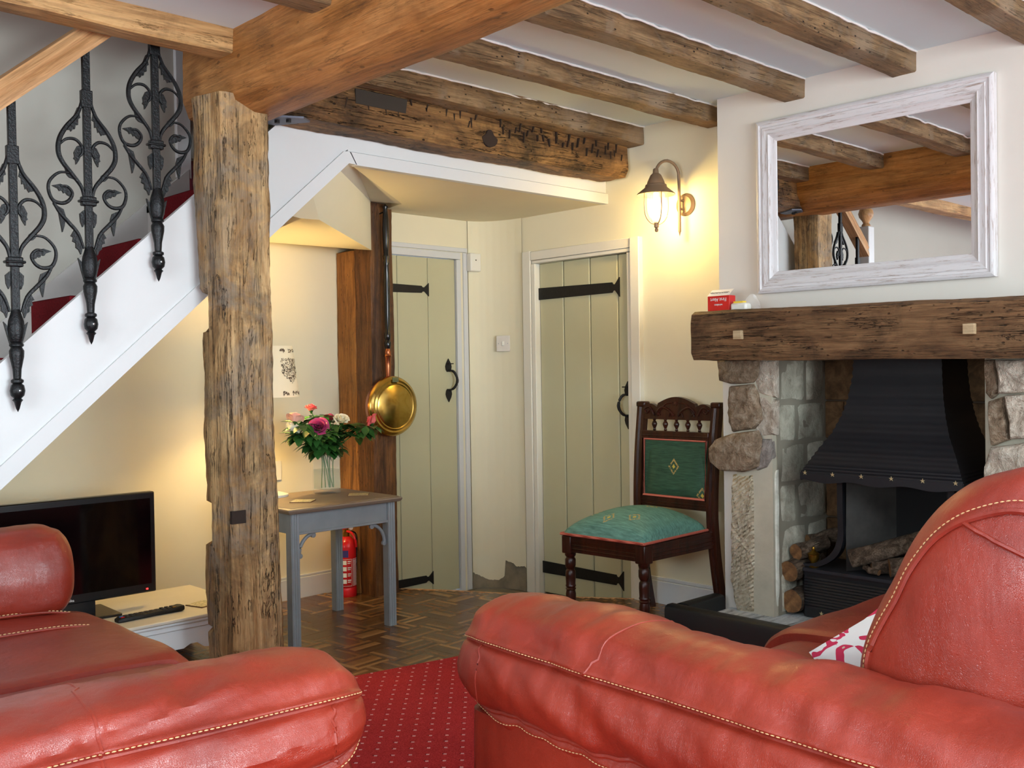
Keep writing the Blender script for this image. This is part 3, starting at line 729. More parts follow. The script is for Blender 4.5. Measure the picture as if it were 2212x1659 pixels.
MB().box(3.455, 3.495, 4.612, 4.618, 1.235, 1.262).lathe([(0, 0), (.006, .0), (.004, .004), (0, .004)], (3.467, 4.612, 1.25), 8, 'Y').lathe([(0, 0), (.006, .0), (.004, .004), (0, .004)], (3.482, 4.612, 1.25), 8, 'Y').build('hinge_tab', plain('verdigris', (110, 116, 84), .5, .5, .2, 60), wp)
MB().lathe([(.012, 1.255), (.016, 1.28), (.017, 1.33), (.019, 1.375), (.024, 1.385), (.018, 1.395), (.020, 1.405), (.015, 1.42), (.013, 1.43)], (3.462, 4.665, 0), 16).build('ferrule', COPPER, wp)
MB().lathe([(.012, 1.42), (.018, 1.44), (.02, 1.46), (.013, 1.475), (.018, 1.485), (.018, 1.51), (.014, 1.52), (.016, 1.62), (.018, 1.80), (.014, 1.90), (.019, 1.915), (.014, 1.93), (.02, 1.95), (.014, 1.965), (.018, 2.03), (.02, 2.1), (.016, 2.18), (.012, 2.22), (.015, 2.235), (0, 2.25)], (3.462, 4.665, 0), 16).build('handle', EBON, wp)
MB().tube([(3.462, 4.72, 2.20), (3.462, 4.66, 2.21), (3.462, 4.645, 2.235)], .004).build('hook', BLACKI, wp)

# ================================================================== GREY TABLE AND WHAT STANDS ON IT
GREYW = plain('grey_chalk_paint', (134, 140, 144), .55, var=.08, sc=12, bmp=.15)
GTOP = plain('taupe_table_top', (128, 112, 98), .5, var=.08, sc=10)
tx0, tx1, ty0, ty1, tz = 2.46, 3.12, 4.10, 4.68, .665
tb = T('side_table', 'grey painted square side table with fluted legs beside the post', 'table', (2.79, 4.39, 0))
rings = []
for e, z in ((-.012, tz-.028), (-.004, tz-.022), (0, tz-.012), (-.003, tz-.006), (-.012, tz-.003), (-.016, tz)):
    rings.append([(tx0-e*1, ty0-e, z), (tx1+e, ty0-e, z), (tx1+e, ty1+e, z), (tx0-e, ty1+e, z)])
MB().loft(rings, True, True, False).build('table_top', GTOP, tb)
lw = .045
for lx_, ly_ in ((tx0+.028, ty0+.03), (tx1-.028-lw, ty0+.03), (tx0+.028, ty1-.03-lw), (tx1-.028-lw, ty1-.03-lw)):
    q = MB(); n = []
    # fluted section outline
    sec = [(0, 0)]+[(lw*(k+.5)/7, .003 if k % 2 else 0) for k in range(7)]+[(lw, 0), (lw, lw), (0, lw)]
    q.loft([[(lx_+a, ly_+b, z) for a, b in sec] for z in (0, tz-.028)], True, True, False); q.build('leg', GREYW, tb)
ap = MB(); z0, z1 = tz-.125, tz-.028
ap.box(tx0+.07, tx1-.07, ty0+.038, ty0+.058, z0, z1); ap.box(tx0+.07, tx1-.07, ty0+.03, ty0+.06, z0-.006, z0+.006)
ap.build('apron', GREYW, tb, bevel=.002)
MB().box(tx0+.07, tx1-.07, ty1-.058, ty1-.038, z0, z1).build('apron', GREYW, tb)
for xx in (tx0+.036, tx1-.056): MB().box(xx, xx+.02, ty0+.07, ty1-.07, z0, z1).build('apron', GREYW, tb)
def bracket(cx, s_):
    pts = [(0, -.105), (.004, -.075), (.02, -.045), (.045, -.022), (.075, -.012)]
    q = MB(); q.tube(curve([(cx+s_*a, ty0+.05, z0+b) for a, b in pts], 4), .009, 8)
    q.lathe([(0, -.008), (.013, -.006), (.013, .006), (0, .008)], (cx+s_*.078, ty0+.05, z0-.018), 12, 'Y').lathe([(0, -.008), (.012, -.006), (.012, .006), (0, .008)], (cx+s_*.004, ty0+.05, z0-.11), 12, 'Y')
    q.build('corner_bracket', GREYW, tb)
bracket(tx0+.082, 1); bracket(tx1-.082, -1)
# coasters
CORKM = NT('coaster_print'); fz = CORKM.noise(CORKM.mp((1, 1, 1)), 45, 3)
CORKM.base(CORKM.ramp(fz, [(.42, s2l((196, 184, 140))), (.5, s2l((150, 146, 96))), (.56, s2l((214, 200, 160)))])); CORKM = CORKM.fin(.35)
def coaster(x, y, z, rot, label):
    c = T('coaster', label, 'coaster', (x, y, z), 'printed cork coasters')
    Mx = Matrix.Translation((x, y, z)) @ Matrix.Rotation(rot, 4, 'Z')
    MB().box(-.052, .052, -.052, .052, 0, .004, Mx).build('backing', plain('cork', (120, 84, 50), .8), c)
    MB().box(-.05, .05, -.05, .05, .004, .0052, Mx).build('printed_face', CORKM, c)
coaster(2.66, 4.30, tz, .75, 'square printed coaster at the front left corner of the grey table')
coaster(2.99, 4.30, tz, .9, 'square printed coaster right of the vase on the grey table')
# vase
def thin(name, c, a, rough=.03):
    n = NT(name); n.base(c); n.b.inputs['Alpha'].default_value = a; return n.fin(rough, 0, .9)
VG = thin('vase_glass', (.7, .8, .75), .07); WAT = thin('vase_water', (.52, .58, .36), .22)
vs_ = T('glass_vase', 'square clear glass vase half full of water holding roses', 'vase', (2.93, 4.50, tz))
def sqring(c, h, r, z): return [(c[0]+a, c[1]+b, z) for a, b in rr(2*h, 2*h, r, 3)]
vc = (2.93, 4.50); vh = .055
MB().loft([sqring(vc, h, r, tz+z) for h, r, z in ((.05, .012, 0), (vh, .012, .006), (vh, .012, .205), (vh-.003, .01, .205), (vh-.004, .01, .022), (.01, .004, .02))], True).build('glass', VG, vs_)
MB().loft([sqring(vc, vh-.0045, .01, tz+z) for z in (.024, .125)], True, True, False).build('water', WAT, vs_)
GREEN = plain('rose_leaf', (46, 92, 38), .4, 0, .35, 14); STEM = plain('rose_stem', (78, 118, 52), .5)
def petal_rose(c, r, mat, parent, seed, tilt):
    random.seed(seed); q = MB(); n = 18
    Rm = Matrix.Rotation(tilt[1], 4, 'Z') @ Matrix.Rotation(tilt[0], 4, 'X')
    for k in range(n):
        t = k/(n-1); a0 = k*2.4; rad = r*(.12+.75*t); H = r*(1.0-.25*t); wid = r*(.45+.6*t); g_ = []
        for i in range(5):
            v = i/4
            for j in range(6):
                u_ = j/5-.5; ang_ = a0+u_*wid/max(rad, r*.3)*1.5
                rr_ = rad*(.35+.75*v**.7)+(.22*r*t*v**3)
                z = -r*.5+H*1.25*v*(1-.35*(2*u_)**2*v)-(.25*r*t*v**3)
                g_.append(Rm @ V((rr_*cos(ang_), rr_*sin(ang_), z))+V(c))
        q.add(g_, [(i*6+j, i*6+j+1, i*6+j+7, i*6+j+6) for i in range(4) for j in range(5)], True)
    return q.build('bloom', mat, parent)
def rosem(name, c1, c2):
    n = NT(name); g_ = n.n('NewGeometry'); f_ = n.noise(n.mp((1, 1, 1)), 25)
    n.base(n.mix(f_, s2l(c1), s2l(c2))); n.b.inputs['Subsurface Weight'].default_value = .15; n.b.inputs['Subsurface Radius'].default_value = (.01, .005, .005); return n.fin(.55)
RP = rosem('rose_pink', (206, 60, 100), (236, 120, 140)); RL = rosem('rose_peach', (244, 170, 150), (250, 205, 180)); RW = rosem('rose_cream', (244, 236, 205), (250, 244, 224))
RM = rosem('rose_magenta', (160, 40, 90), (196, 76, 130)); RC = rosem('rose_coral', (226, 70, 96), (248, 140, 130))
def at(px, py, Y):
    d = cf+cr*((px-1106)/FPX)+cu*((829.5-py)/FPX); return CAM+d*((Y-CAM.y)/d.y)
def leafmesh(q, p, d, L, W, up):
    d = d.normalized(); s = d.cross(up).normalized(); n_ = s.cross(d)
    rows = [(0, 0), (.2, .6), (.45, 1), (.7, .75), (.9, .3), (1, 0)]
    vs = []
    for t, w_ in rows:
        c = p+d*L*t-n_*L*.18*t*t
        vs += [c-s*W*w_*.5+n_*W*.12*w_, c, c+s*W*w_*.5+n_*W*.12*w_]
    q.add(vs, [(i*3+j, i*3+j+1, i*3+j+4, i*3+j+3) for i in range(5) for j in range(2)], True)
roses = [(637, 903, 4.40, .034, RL, 'pale peach rose at the left of the bouquet', (.5, 2.2)),
         (632, 925, 4.44, .03, RW, 'cream rose low at the far left of the bouquet', (.9, 2.0)),
         (672, 881, 4.52, .026, RC, 'small coral pink rosebud at the top of the bouquet', (.2, 0)),
         (689, 922, 4.38, .040, RM, 'large mauve pink rose facing forward in the middle of the bouquet', (1.1, -.6)),
         (713, 902, 4.55, .028, RP, 'dark pink rose behind the cream one in the bouquet', (.3, 1)),
         (738, 906, 4.46, .034, RW, 'cream white rose right of the centre of the bouquet', (.6, -.2)),
         (803, 908, 4.42, .033, RC, 'bright pink rose leaning out to the right before the brass pan', (1.0, -2.2))]
random.seed(11)
for i, (px, py, Y, r, mat, lab, tilt) in enumerate(roses):
    r *= 1.2; c = at(px, py, Y); foot = V((vc[0]+random.uniform(-.044, .044), vc[1]+random.uniform(-.044, .044), tz+.03))
    ro = T('rose', lab, 'rose', foot, 'roses in the vase'); petal_rose(c, r, mat, ro, i, tilt)
    neck = V((vc[0]+(c.x-vc[0])*.22, vc[1]+(c.y-vc[1])*.22, tz+.205)); neck.x = max(vc[0]-.04, min(vc[0]+.04, neck.x)); neck.y = max(vc[1]-.04, min(vc[1]+.04, neck.y))
    p = curve([foot, neck, neck*.45+c*.55+V((0, 0, .01)), c-V((0, 0, r*.4))], 6)
    MB().tube(p, .0028, 6).build('stem', STEM, ro)
    MB().lathe([(0, -.02), (.006, -.012), (r*.38, 0), (r*.3, .004), (0, .0)], c-V((0, 0, r*.42)), 8).build('calyx', GREEN, ro)
    for k in range(17):
        pp_ = p[random.randrange(7, len(p)-2)]; a = random.uniform(0, 2*pi)
        q = MB(); b0 = pp_+V((cos(a), sin(a), 0))*.008
        d = V((cos(a), sin(a), random.uniform(-.25, .35)))
        tw = b0+d*.025; q.tube([pp_, tw], .0012, 5)
        for dd in (0, .9, -.9):
            a2 = a+dd; d2_ = V((cos(a2), sin(a2), random.uniform(-.9, .3)))
            leafmesh(q, tw if dd else tw+d*.01, d2_, random.uniform(.06, .088), random.uniform(.038, .052), V((0, 0, 1)))
        q.build('leaf', GREEN, ro)
# table lamp
tl = T('table_lamp', 'white table lamp with a heart-patterned shade half hidden by the post', 'lamp', (2.66, 4.60, tz))
MB().lathe([(0, 0), (.085, 0), (.087, .012), (.06, .02), (.02, .03), (.013, .06), (.022, .10), (.024, .2), (.014, .3), (.01, .42), (.01, .55), (0, .55)], (2.66, 4.60, tz), 24).build('base', PLAST, tl)
SH = NT('shade_print'); SH.base(s2l((226, 212, 182))); SH.b.inputs['Emission Color'].default_value = (1, .8, .5, 1); SH.b.inputs['Emission Strength'].default_value = .12
n = SH
SHm = SH.fin(.8)
zb, zt, rb_, rt = 1.175, 1.435, .152, .12
shd = MB().loft([[V((2.66+r*cos(2*pi*k/40), 4.60+r*sin(2*pi*k/40), z)) for k in range(40)] for r, z in ((rb_, zb), (rt, zt), (rt-.002, zt), (rb_-.002, zb))], False).build('shade', SHm, tl)
PRINT = plain('shade_pattern', (84, 66, 50), .8)
hp_ = MB(); random.seed(5)
def shp(a, z, o=.0012):
    r = rb_+(rt-rb_)*(z-zb)/(zt-zb)+o; return V((2.66+r*cos(a), 4.60+r*sin(a), z))
def mark(a, z, s, th):
    pts = [(-.5, 0), (-.15, .16), (.2, .22), (.5, .05), (.2, -.08), (-.1, -.16)]
    hp_.add([shp(a+(x*cos(th)-y*sin(th))*s/.14, z+(x*sin(th)+y*cos(th))*s) for x, y in pts], [tuple(range(6))])
for ac in (-1.15, .42, 1.99, 3.56, 5.13-2*pi+.0):
    for k in range(280):
        u = random.uniform(-1, 1); v_ = random.uniform(-1.1, 1)
        # heart inequality
        if (u*u+v_*v_-1)**3-u*u*v_**3 > 0: 
            if (u*u*1.3+v_*v_-1)**3-u*u*1.3*v_**3 > 0: continue
        mark(ac+u*.066/.14, 1.305+v_*.066, random.uniform(.006, .012), random.uniform(0, 6.28))
    for zz_ in (zb+.02, zt-.025):
        for da in (-.42, -.3, 0, .12, .3, .42, .55):
            for k in range(3): mark(ac+da+random.uniform(-.05, .05), zz_+random.uniform(-.008, .008), .014, random.uniform(0, 6.28))
hp_.build('heart_print', PRINT, shd)['kind'] = 'stuff'
bulb('table_lamp_light', (2.66, 4.60, 1.30), 17, (1, .72, .30), .035)

# fire extinguisher
RED = plain('extinguisher_red', (200, 24, 30), .25, 0, .03); WHT = plain('label_white', (230, 228, 224), .5)
fe = T('fire_extinguisher', 'small red fire extinguisher on the floor behind the table leg', 'fire extinguisher', (3.30, 4.88, 0)); ex, ey = 3.305, 4.885
MB().lathe([(0, .0), (.052, .0), (.056, .008), (.056, .055), (.053, .06), (.056, .065), (.056, .29), (.05, .32), (.03, .345), (.018, .35), (.018, .365), (0, .365)], (ex, ey, 0), 28).build('cylinder', RED, fe)
MB().lathe([(.02, .345), (.02, .372), (.012, .378), (.012, .395), (0, .395)], (ex, ey, 0), 14).build('valve', BRASSD, fe)
MB().box(ex-.035, ex+.02, ey-.012, ey+.012, .405, .413, None).box(ex-.03, ex+.015, ey-.01, ey+.01, .39, .396).build('lever', RED, fe, bevel=.003)
MB().lathe([(0, -.005), (.015, -.004), (.015, .004), (0, .005)], (ex+.02, ey-.02, .40), 14, 'Y').build('gauge', PLAST, fe)
MB().tube(curve([(ex-.005, ey-.015, .38), (ex+.01, ey-.045, .37), (ex+.022, ey-.06, .33), (ex+.028, ey-.058, .29)], 5), .007).build('nozzle', RED, fe)
MB().tube(curve([(ex, ey, .375), (ex+.045, ey-.01, .37), (ex+.065, ey-.01, .33), (ex+.06, ey-.01, .15)], 5), .004).build('hose', BLACKI, fe)
def cyl_patch(a0, a1, z0, z1, r, mat, nm='label_panel', frame=False):
    q = MB(); n_ = 8; ring = lambda z: [V((ex+r*cos(a0+(a1-a0)*k/n_), ey+r*sin(a0+(a1-a0)*k/n_), z)) for k in range(n_+1)]
    q.add(ring(z0)+ring(z1), [(k, k+1, k+2+n_, k+1+n_) for k in range(n_)], True); return q
pb = MB(); random.seed(9)
LAB = MB()
def addp(q, a0, a1, z0, z1, r=.0567):
    b = cyl_patch(a0, a1, z0, z1, r, None); q.add(b.v, b.f)
A0 = -pi/2-.55
for (a, b, z0, z1) in ((A0-.52, A0+.50, .07, .225), (A0+.62, A0+1.5, .07, .225)):
    for c, d, e, f in ((a, a+.03, z0, z1), (b-.03, b, z0, z1), (a, b, z0, z0+.002), (a, b, z1-.002, z1)): addp(LAB, c, d, e, f)
for k in range(4):
    z = .085+k*.036; addp(LAB, A0-.42, A0-.05, z, z+.024)
    addp(LAB, A0+.05, A0+.4, z+.016, z+.022); addp(LAB, A0+.05, A0+.36, z+.006, z+.011)
for k in range(22):
    z = .076+k*.0066; addp(LAB, A0+.7, A0+random.uniform(1.2, 1.42), z, z+.0032)
LAB.build('label_print', WHT, fe)
q = MB(); addp(q, A0-.52, A0+.15, .235, .275); q.build('blue_band', plain('blue_print', (56, 50, 120), .4), fe)

# ================================================================== TV CABINET, TV, REMOTE
WC = plain('white_cabinet', (228, 230, 232), .4, var=.02); CT = plain('cabinet_top', (214, 206, 190), .4, var=.03)
cz = .262; cy0 = 4.075
cab = T('television_cabinet', 'low white television cabinet with scalloped apron behind the post', 'cabinet', (1.3, 4.38, 0))
MB().box(.30, 2.26, cy0, 4.70, cz-.016, cz).build('top', CT, cab, bevel=.005)
MB().box(.31, 2.25, cy0+.008, 4.69, cz-.030, cz-.016).box(.325, 2.235, cy0+.02, 4.68, cz-.055, cz-.030).build('moulding', WC, cab, bevel=.005)
# scalloped apron
nn_ = 60; topz = cz-.055; prof_ = []
for k in range(nn_+1):
    t = k/nn_; x = .34+1.88*t; u = (t*4) % 1
    a = abs(sin(pi*t*3.0)); zlow = .075+.05*a+(.02 if abs(u-.5) < .04 else 0)
    prof_.append((x, cy0+.028, min(zlow, .14)))
aprn = MB(); aprn.prism(prof_+[(2.22, cy0+.028, topz), (.34, cy0+.028, topz)], (0, .016, 0)); aprn.build('apron', WC, cab)
for xx in (.33, 2.17):
    MB().loft([[(xx+a*.0+c*s_, cy0+.03+d*s_, z) for c, d in ((0, 0), (.05, 0), (.05, .05), (0, .05))] for z, s_ in ((0, .7), (.04, .6), (.12, 1), (topz, 1.1))], True, True, False).build('leg', WC, cab)
MB().box(.34, 2.22, 4.6, 4.66, 0, topz).build('back_panel', WC, cab)
MB().box(.33, .35, cy0+.04, 4.66, .1, topz).box(2.21, 2.23, cy0+.04, 4.66, .1, topz).build('side_panel', WC, cab)
TVB = plain('tv_bezel', (24, 24, 26), .25, 0, .05); SCR = plain('tv_screen', (4, 4, 6), .08, 0, .02)
tv = T('television', 'flat black television on the low white cabinet', 'television', (1.45, 4.40, cz))
Mt = Matrix.Translation((1.955, 4.40, 0)) @ Matrix.Rotation(radians(-1), 4, 'Z')
z0, z1 = .325, .775
MB().box(-.80, 0, 0, .045, z0, z1, Mt).build('casing', TVB, tv, bevel=.006)
MB().box(-.775, -.022, -.002, .004, z0+.04, z1-.028, Mt).build('screen', SCR, tv)
MB().box(-.45, -.27, .005, .04, cz+.012, z0+.01, Mt).build('neck', TVB, tv)
MB().box(-.58, -.19, -.09, .16, cz, cz+.012, Mt).build('stand', TVB, tv, bevel=.004)
LED = NT('led'); LED.base((1, .02, .02)); LED.b.inputs['Emission Color'].default_value = (1, .02, .02, 1); LED.b.inputs['Emission Strength'].default_value = 4
MB().box(-.047, -.039, -.0035, 0, z0+.014, z0+.02, Mt).build('standby_light', LED.fin(), tv)
text('Technika', .016, Mt @ V((-.39, -.003, z0+.017)), Mt.to_3x3() @ V((1, 0, 0)), (0, 0, 1), WHT, tv)
rmt = T('remote_control', 'black television remote control lying on the white cabinet edge', 'remote control', (1.84, 4.20, cz))
Mr = Matrix.Translation((1.845, 4.215, cz)) @ Matrix.Rotation(radians(2), 4, 'Z')
rg = []
for x, h, w_, z_ in ((-.15, .014, .02, .0), (-.135, .02, .026, 0), (0, .018, .024, .003), (.09, .02, .024, .001), (.13, .026, .026, 0), (.145, .02, .022, .004)):
    rg.append([Mr @ V((x, w_*a, z_+h*b)) for a, b in ((-1, .25), (-.8, 0), (.8, 0), (1, .25), (1, .8), (.85, 1), (-.85, 1), (-1, .8))])
MB().loft(rg, True, True, False).build('body', BLACKI, rmt)
GREYB = plain('grey_rubber', (44, 44, 48), .6)
for i in range(11):
    for j in range(3):
        mt_ = GREYB; x = -.13+i*.023; y = -.014+j*.014; zt_ = .0205+(.003 if i > 7 else 0)
        c_ = {(10, 0): BRASSD}.get((i, j), GREYB)
        if i == 0 and j == 0: c_ = RED
        if i == 0 and j == 1: c_ = plain('blue_button', (60, 130, 220), .4)
        MB().box(x-.007, x+.007, y-.0045, y+.0045, zt_-.003, zt_+.0018, Mr).build('button', c_, rmt)
coaster(2.10, 4.25, cz, .3, 'square coaster on the white cabinet top touching the post')

# ================================================================== CHAIR
ch = T('side_chair', 'dark carved wooden side chair with green upholstered seat and back', 'chair', (3.95, 3.25, 0))
def fabric(name, c1, c2, centres, rad=.03, axis='XY'):
    n = NT(name); f_ = n.noise(n.mp((160, 14, 60) if axis == 'XY' else (60, 14, 160)), 1, 3)
    c = n.ramp(f_, [(.3, s2l(c1)), (.7, s2l(c2))])
    sp = n.n('SeparateXYZ'); n.l(n.tc.outputs['Object'], sp.inputs[0])
    a_, b_ = (sp.outputs[0], sp.outputs[1]) if axis == 'XY' else (sp.outputs[1], sp.outputs[2])
    nzt = n.noise(n.mp((1, 1, 1)), 120, 2)
    for (u, v) in centres:
        du = n.math('ABSOLUTE', n.math('SUBTRACT', a_, u)); dv = n.math('ABSOLUTE', n.math('SUBTRACT', b_, v))
        d = n.math('ADD', n.math('MULTIPLY', du, 1.0), n.math('MULTIPLY', dv, 1.25 if axis == 'XY' else .8))
        ring = n.ramp(n.math('DIVIDE', d, rad), [(0, (1, 1, 1)), (.28, (1, 1, 1)), (.34, (0, 0, 0)), (.62, (0, 0, 0)), (.7, (1, 1, 1)), (.9, (1, 1, 1)), (1, (0, 0, 0))])
        mk = n.math('MULTIPLY', ring, n.ramp(nzt, [(.42, (0, 0, 0)), (.5, (1, 1, 1))]))
        mk2 = n.ramp(n.math('DIVIDE', d, rad), [(.2, (.8, .8, .8)), (.3, (0, 0, 0))])
        c = n.mix(n.math('MULTIPLY', mk, .8), c, s2l((196, 160, 92))); c = n.mix(mk2, c, s2l((214, 188, 70)))
    n.base(c); n.bump(f_, .25, .002); return n.fin(.6, 0, .3)
# corners
fl_, fr_, br_, bl_ = V((3.64, 3.49, 0)), V((3.67, 2.98, 0)), V((4.21, 3.03, 0)), V((4.23, 3.47, 0))
def lerp(a, b, t): return a+(b-a)*t
def chair_leg(c):
    pf_ = [(.014, 0), (.016, .02), (.02, .035), (.022, .06), (.024, .12), (.026, .17), (.022, .19), (.027, .197), (.022, .204), (.027, .212), (.024, .22), (.026, .26), (.025, .285), (.018, .295), (.024, .305), (.027, .315), (.027, .345), (.020, .355), (.028, .365), (.028, .375), (.02, .38)]
    MB().lathe(pf_, c, 18).build('leg', MAHOG, ch)
    MB().box(c.x-.031, c.x+.031, c.y-.031, c.y+.031, .375, .465).build('leg_block', MAHOG, ch, bevel=.006)
chair_leg(V((3.675, 3.46, 0))); chair_leg(V((3.70, 3.01, 0)))
def rear(y, s_):
    pth_ = [(4.30, y+s_*.02, 0), (4.255, y+s_*.01, .2), (4.225, y, .42), (4.215, y, .6), (4.23, y+s_*.01, .85), (4.26, y+s_*.02, 1.09)]
    rg = []
    for p in curve(pth_, 5): rg.append([(p.x-.02, p.y-.024, p.z), (p.x-.02, p.y-.008, p.z), (p.x-.016, p.y-.004, p.z), (p.x-.02, p.y, p.z), (p.x-.016, p.y+.004, p.z), (p.x-.02, p.y+.008, p.z), (p.x-.02, p.y+.024, p.z), (p.x+.018, p.y+.024, p.z), (p.x+.018, p.y-.024, p.z)])
    MB().loft(rg, True, True, False).build('rear_leg', MAHOG, ch)
    MB().box(4.235, 4.285, y+s_*.02-.03, y+s_*.02+.03, 1.085, 1.115).build('finial_cap', MAHOG, ch, bevel=.008)
rear(3.455, 1-.9); rear(2.985, -.4)
def rail(a, b, nm='seat_rail'):
    d = (b-a).normalized(); s_ = V((-d.y, d.x, 0)); q = MB()
    sec = [(-.014, .385), (-.014, .40), (-.017, .403), (-.014, .406), (-.014, .418), (-.017, .421), (-.014, .424), (-.014, .436), (-.017, .44), (-.014, .443), (-.016, .465), (.014, .465), (.014, .385)]
    q.loft([[p+s_*u+V((0, 0, z)) for u, z in sec] for p in (a, b)], True, True, False); return q.build(nm, MAHOG, ch)
rail(V((3.665, 3.46, 0)), V((3.69, 3.01, 0))); rail(V((3.70, 3.0, 0)), V((4.22, 2.99, 0))); rail(V((4.22, 3.45, 0)), V((3.68, 3.47, 0))); rail(V((4.22, 3.0, 0)), V((4.22, 3.45, 0)))
TRIM = NT('braid_trim'); w_ = TRIM.n('TexWave'); w_.inputs['Scale'].default_value = 60; TRIM.l(TRIM.mp((1, 1, 1)), w_.inputs['Vector'])
TRIM.base(TRIM.ramp(w_.outputs['Fac'], [(.3, s2l((150, 60, 44))), (.7, s2l((204, 112, 92)))])); TRIM = TRIM.fin(.8)
# seat cushion : domed
cs = [V((3.645, 3.485, 0)), V((3.67, 2.985, 0)), V((4.20, 3.01, 0)), V((4.21, 3.45, 0))]
org = V((3.95, 3.25, 0)); q = MB(); n_ = 24; vs = []
for i in range(n_+1):
    for j in range(n_+1):
        u, v = i/n_, j/n_; p = lerp(lerp(cs[0], cs[1], u), lerp(cs[3], cs[2], u), v)
        e = (1-abs(2*u-1)**5)*(1-abs(2*v-1)**5); dome = .075*e**.5+.06*sin(pi*u)*sin(pi*min(1, v*.95+.03))
        pull_ = .01*e; p2 = p+(p-(cs[0]+cs[1]+cs[2]+cs[3])/4).normalized()*.012*math.sqrt(max(0, min(1, e*6)))
        vs.append((p2.x, p2.y, .468+dome))
q.add(vs, [(i*(n_+1)+j, (i+1)*(n_+1)+j, (i+1)*(n_+1)+j+1, i*(n_+1)+j+1) for i in range(n_) for j in range(n_)], True)
SF = fabric('green_chenille', (74, 116, 106), (112, 162, 148), [(-.16, .13), (-.17, -.12), (.04, -.06), (.10, .13), (-.22, .0), (.2, -.17)], .045)
q.build('seat_cushion', SF, ch)
MB().tube(curve([c+V((0, 0, .474))+(c-(cs[0]+cs[2])/2).normalized()*.008 for c in (cs[3], cs[0])], 8)+curve([c+V((0, 0, .474))+(c-(cs[0]+cs[2])/2).normalized()*.008 for c in (cs[0], cs[1])], 8)+curve([c+V((0, 0, .474))+(c-(cs[0]+cs[2])/2).normalized()*.008 for c in (cs[1], cs[2])], 8), .007, 8).build('braid', TRIM, ch)
# back: rails, panel, spindles, crest
MB().box(4.205, 4.235, 3.005, 3.435, .565, .615).box(4.200, 4.21, 3.005, 3.435, .575, .58).box(4.200, 4.21, 3.005, 3.435, .59, .595).build('lower_back_rail', MAHOG, ch, bevel=.003)
MB().box(4.215, 4.245, 3.005, 3.435, .92, .962).box(4.21, 4.22, 3.005, 3.435, .935, .942).build('middle_back_rail', MAHOG, ch, bevel=.003)
q = MB(); vs = []
for i in range(13):
    for j in range(13):
        u, v = i/12, j/12; e = (1-abs(2*u-1)**4)*(1-abs(2*v-1)**4)
        vs.append((4.222-.022*e**.5+.02*v, 3.02+.40*u, .62+.30*v))
q.add(vs, [(i*13+j, (i+1)*13+j, (i+1)*13+j+1, i*13+j+1) for i in range(12) for j in range(12)], True)
q.box(4.222, 4.24, 3.02, 3.42, .62, .92)
q.build('back_pad', fabric('green_back_fabric', (38, 66, 50), (62, 96, 72), [(-.03, .78), (-.205, .64)], .036, 'YZ'), ch)
MB().tube([(4.206, 3.022, .622), (4.222, 3.022, .918), (4.222, 3.418, .918), (4.206, 3.418, .622)], .008, 8, True).build('braid', TRIM, ch)
for k in range(5):
    y = 3.075+k*.0725
    MB().lathe([(.006, 0), (.009, .004), (.006, .010), (.007, .014), (.013, .028), (.015, .036), (.011, .046), (.006, .052), (.009, .058), (.006, .065)], (4.24, y, .962), 12).build('spindle', MAHOG, ch)
cr_ = []; NN = 60
for k in range(NN+1):
    t = k/NN; y = 3.0+.44*t; c_ = abs(t-.5)*2
    if c_ < .55: z = 1.105+.036*cos(c_/.55*pi/2)
    else: z = 1.085+.02*sin((c_-.55)/.45*pi)
    cr_.append((4.235, y, z))
q = MB(); q.prism([(4.235, 3.0, 1.022)]+cr_+[(4.235, 3.44, 1.022)], (.028, 0, 0)); q.build('crest_rail', MAHOG, ch)
q = MB()
for s_ in (-1, 1):
    yc = 3.22
    q.tube(curve([(4.232, yc+s_*a, z) for a, z in ((.01, 1.045), (.05, 1.075), (.09, 1.085), (.12, 1.06), (.10, 1.045))], 5), [.003+.004*sin(pi*i/20) for i in range(21)], 6)
    q.tube(curve([(4.232, yc+s_*a, z) for a, z in ((.02, 1.11), (.06, 1.105), (.10, 1.07), (.12, 1.04))], 5), .004, 6)
    q.tube(curve([(4.232, yc+s_*a, z) for a, z in ((.14, 1.045), (.17, 1.085), (.205, 1.075), (.19, 1.055), (.175, 1.066))], 5), .005, 6)
    q.tube(curve([(4.232, yc+s_*a, z) for a, z in ((.015, 1.04), (.035, 1.06), (.045, 1.035))], 4), .004, 6)
q.lathe([(0, 0), (.012, .0), (.010, .006), (0, .008)], (4.236, 3.22, 1.105), 10, 'X', M=Matrix.Scale(-1, 4, V((1, 0, 0))))
q.build('crest_carving', MAHOG, ch)

# ================================================================== FIREPLACE
mn = T('mantel_beam', 'thick old oak mantel beam with two pale pegs over the fireplace', 'mantel', (4.07, 2.2, 1.33))
timber(1, 1.0, 2.875, (4.08, 1.42), (4.08, 1.44), dense([(-.165, .10), (-.175, .06), (-.175, -.08), (-.155, -.112), (.16, -.115), (.16, .115), (-.14, .115)]), .007, 5, 31, 80, None, .008).build('timber', OAK_MANTEL, mn)
for y, z in ((2.606, 1.438), (1.578, 1.425)):
    MB().box(3.885, 3.93, y-.022, y+.022, z-.02, z+.02).build('peg', PEG, mn, bevel=.002, label='pale square peg')

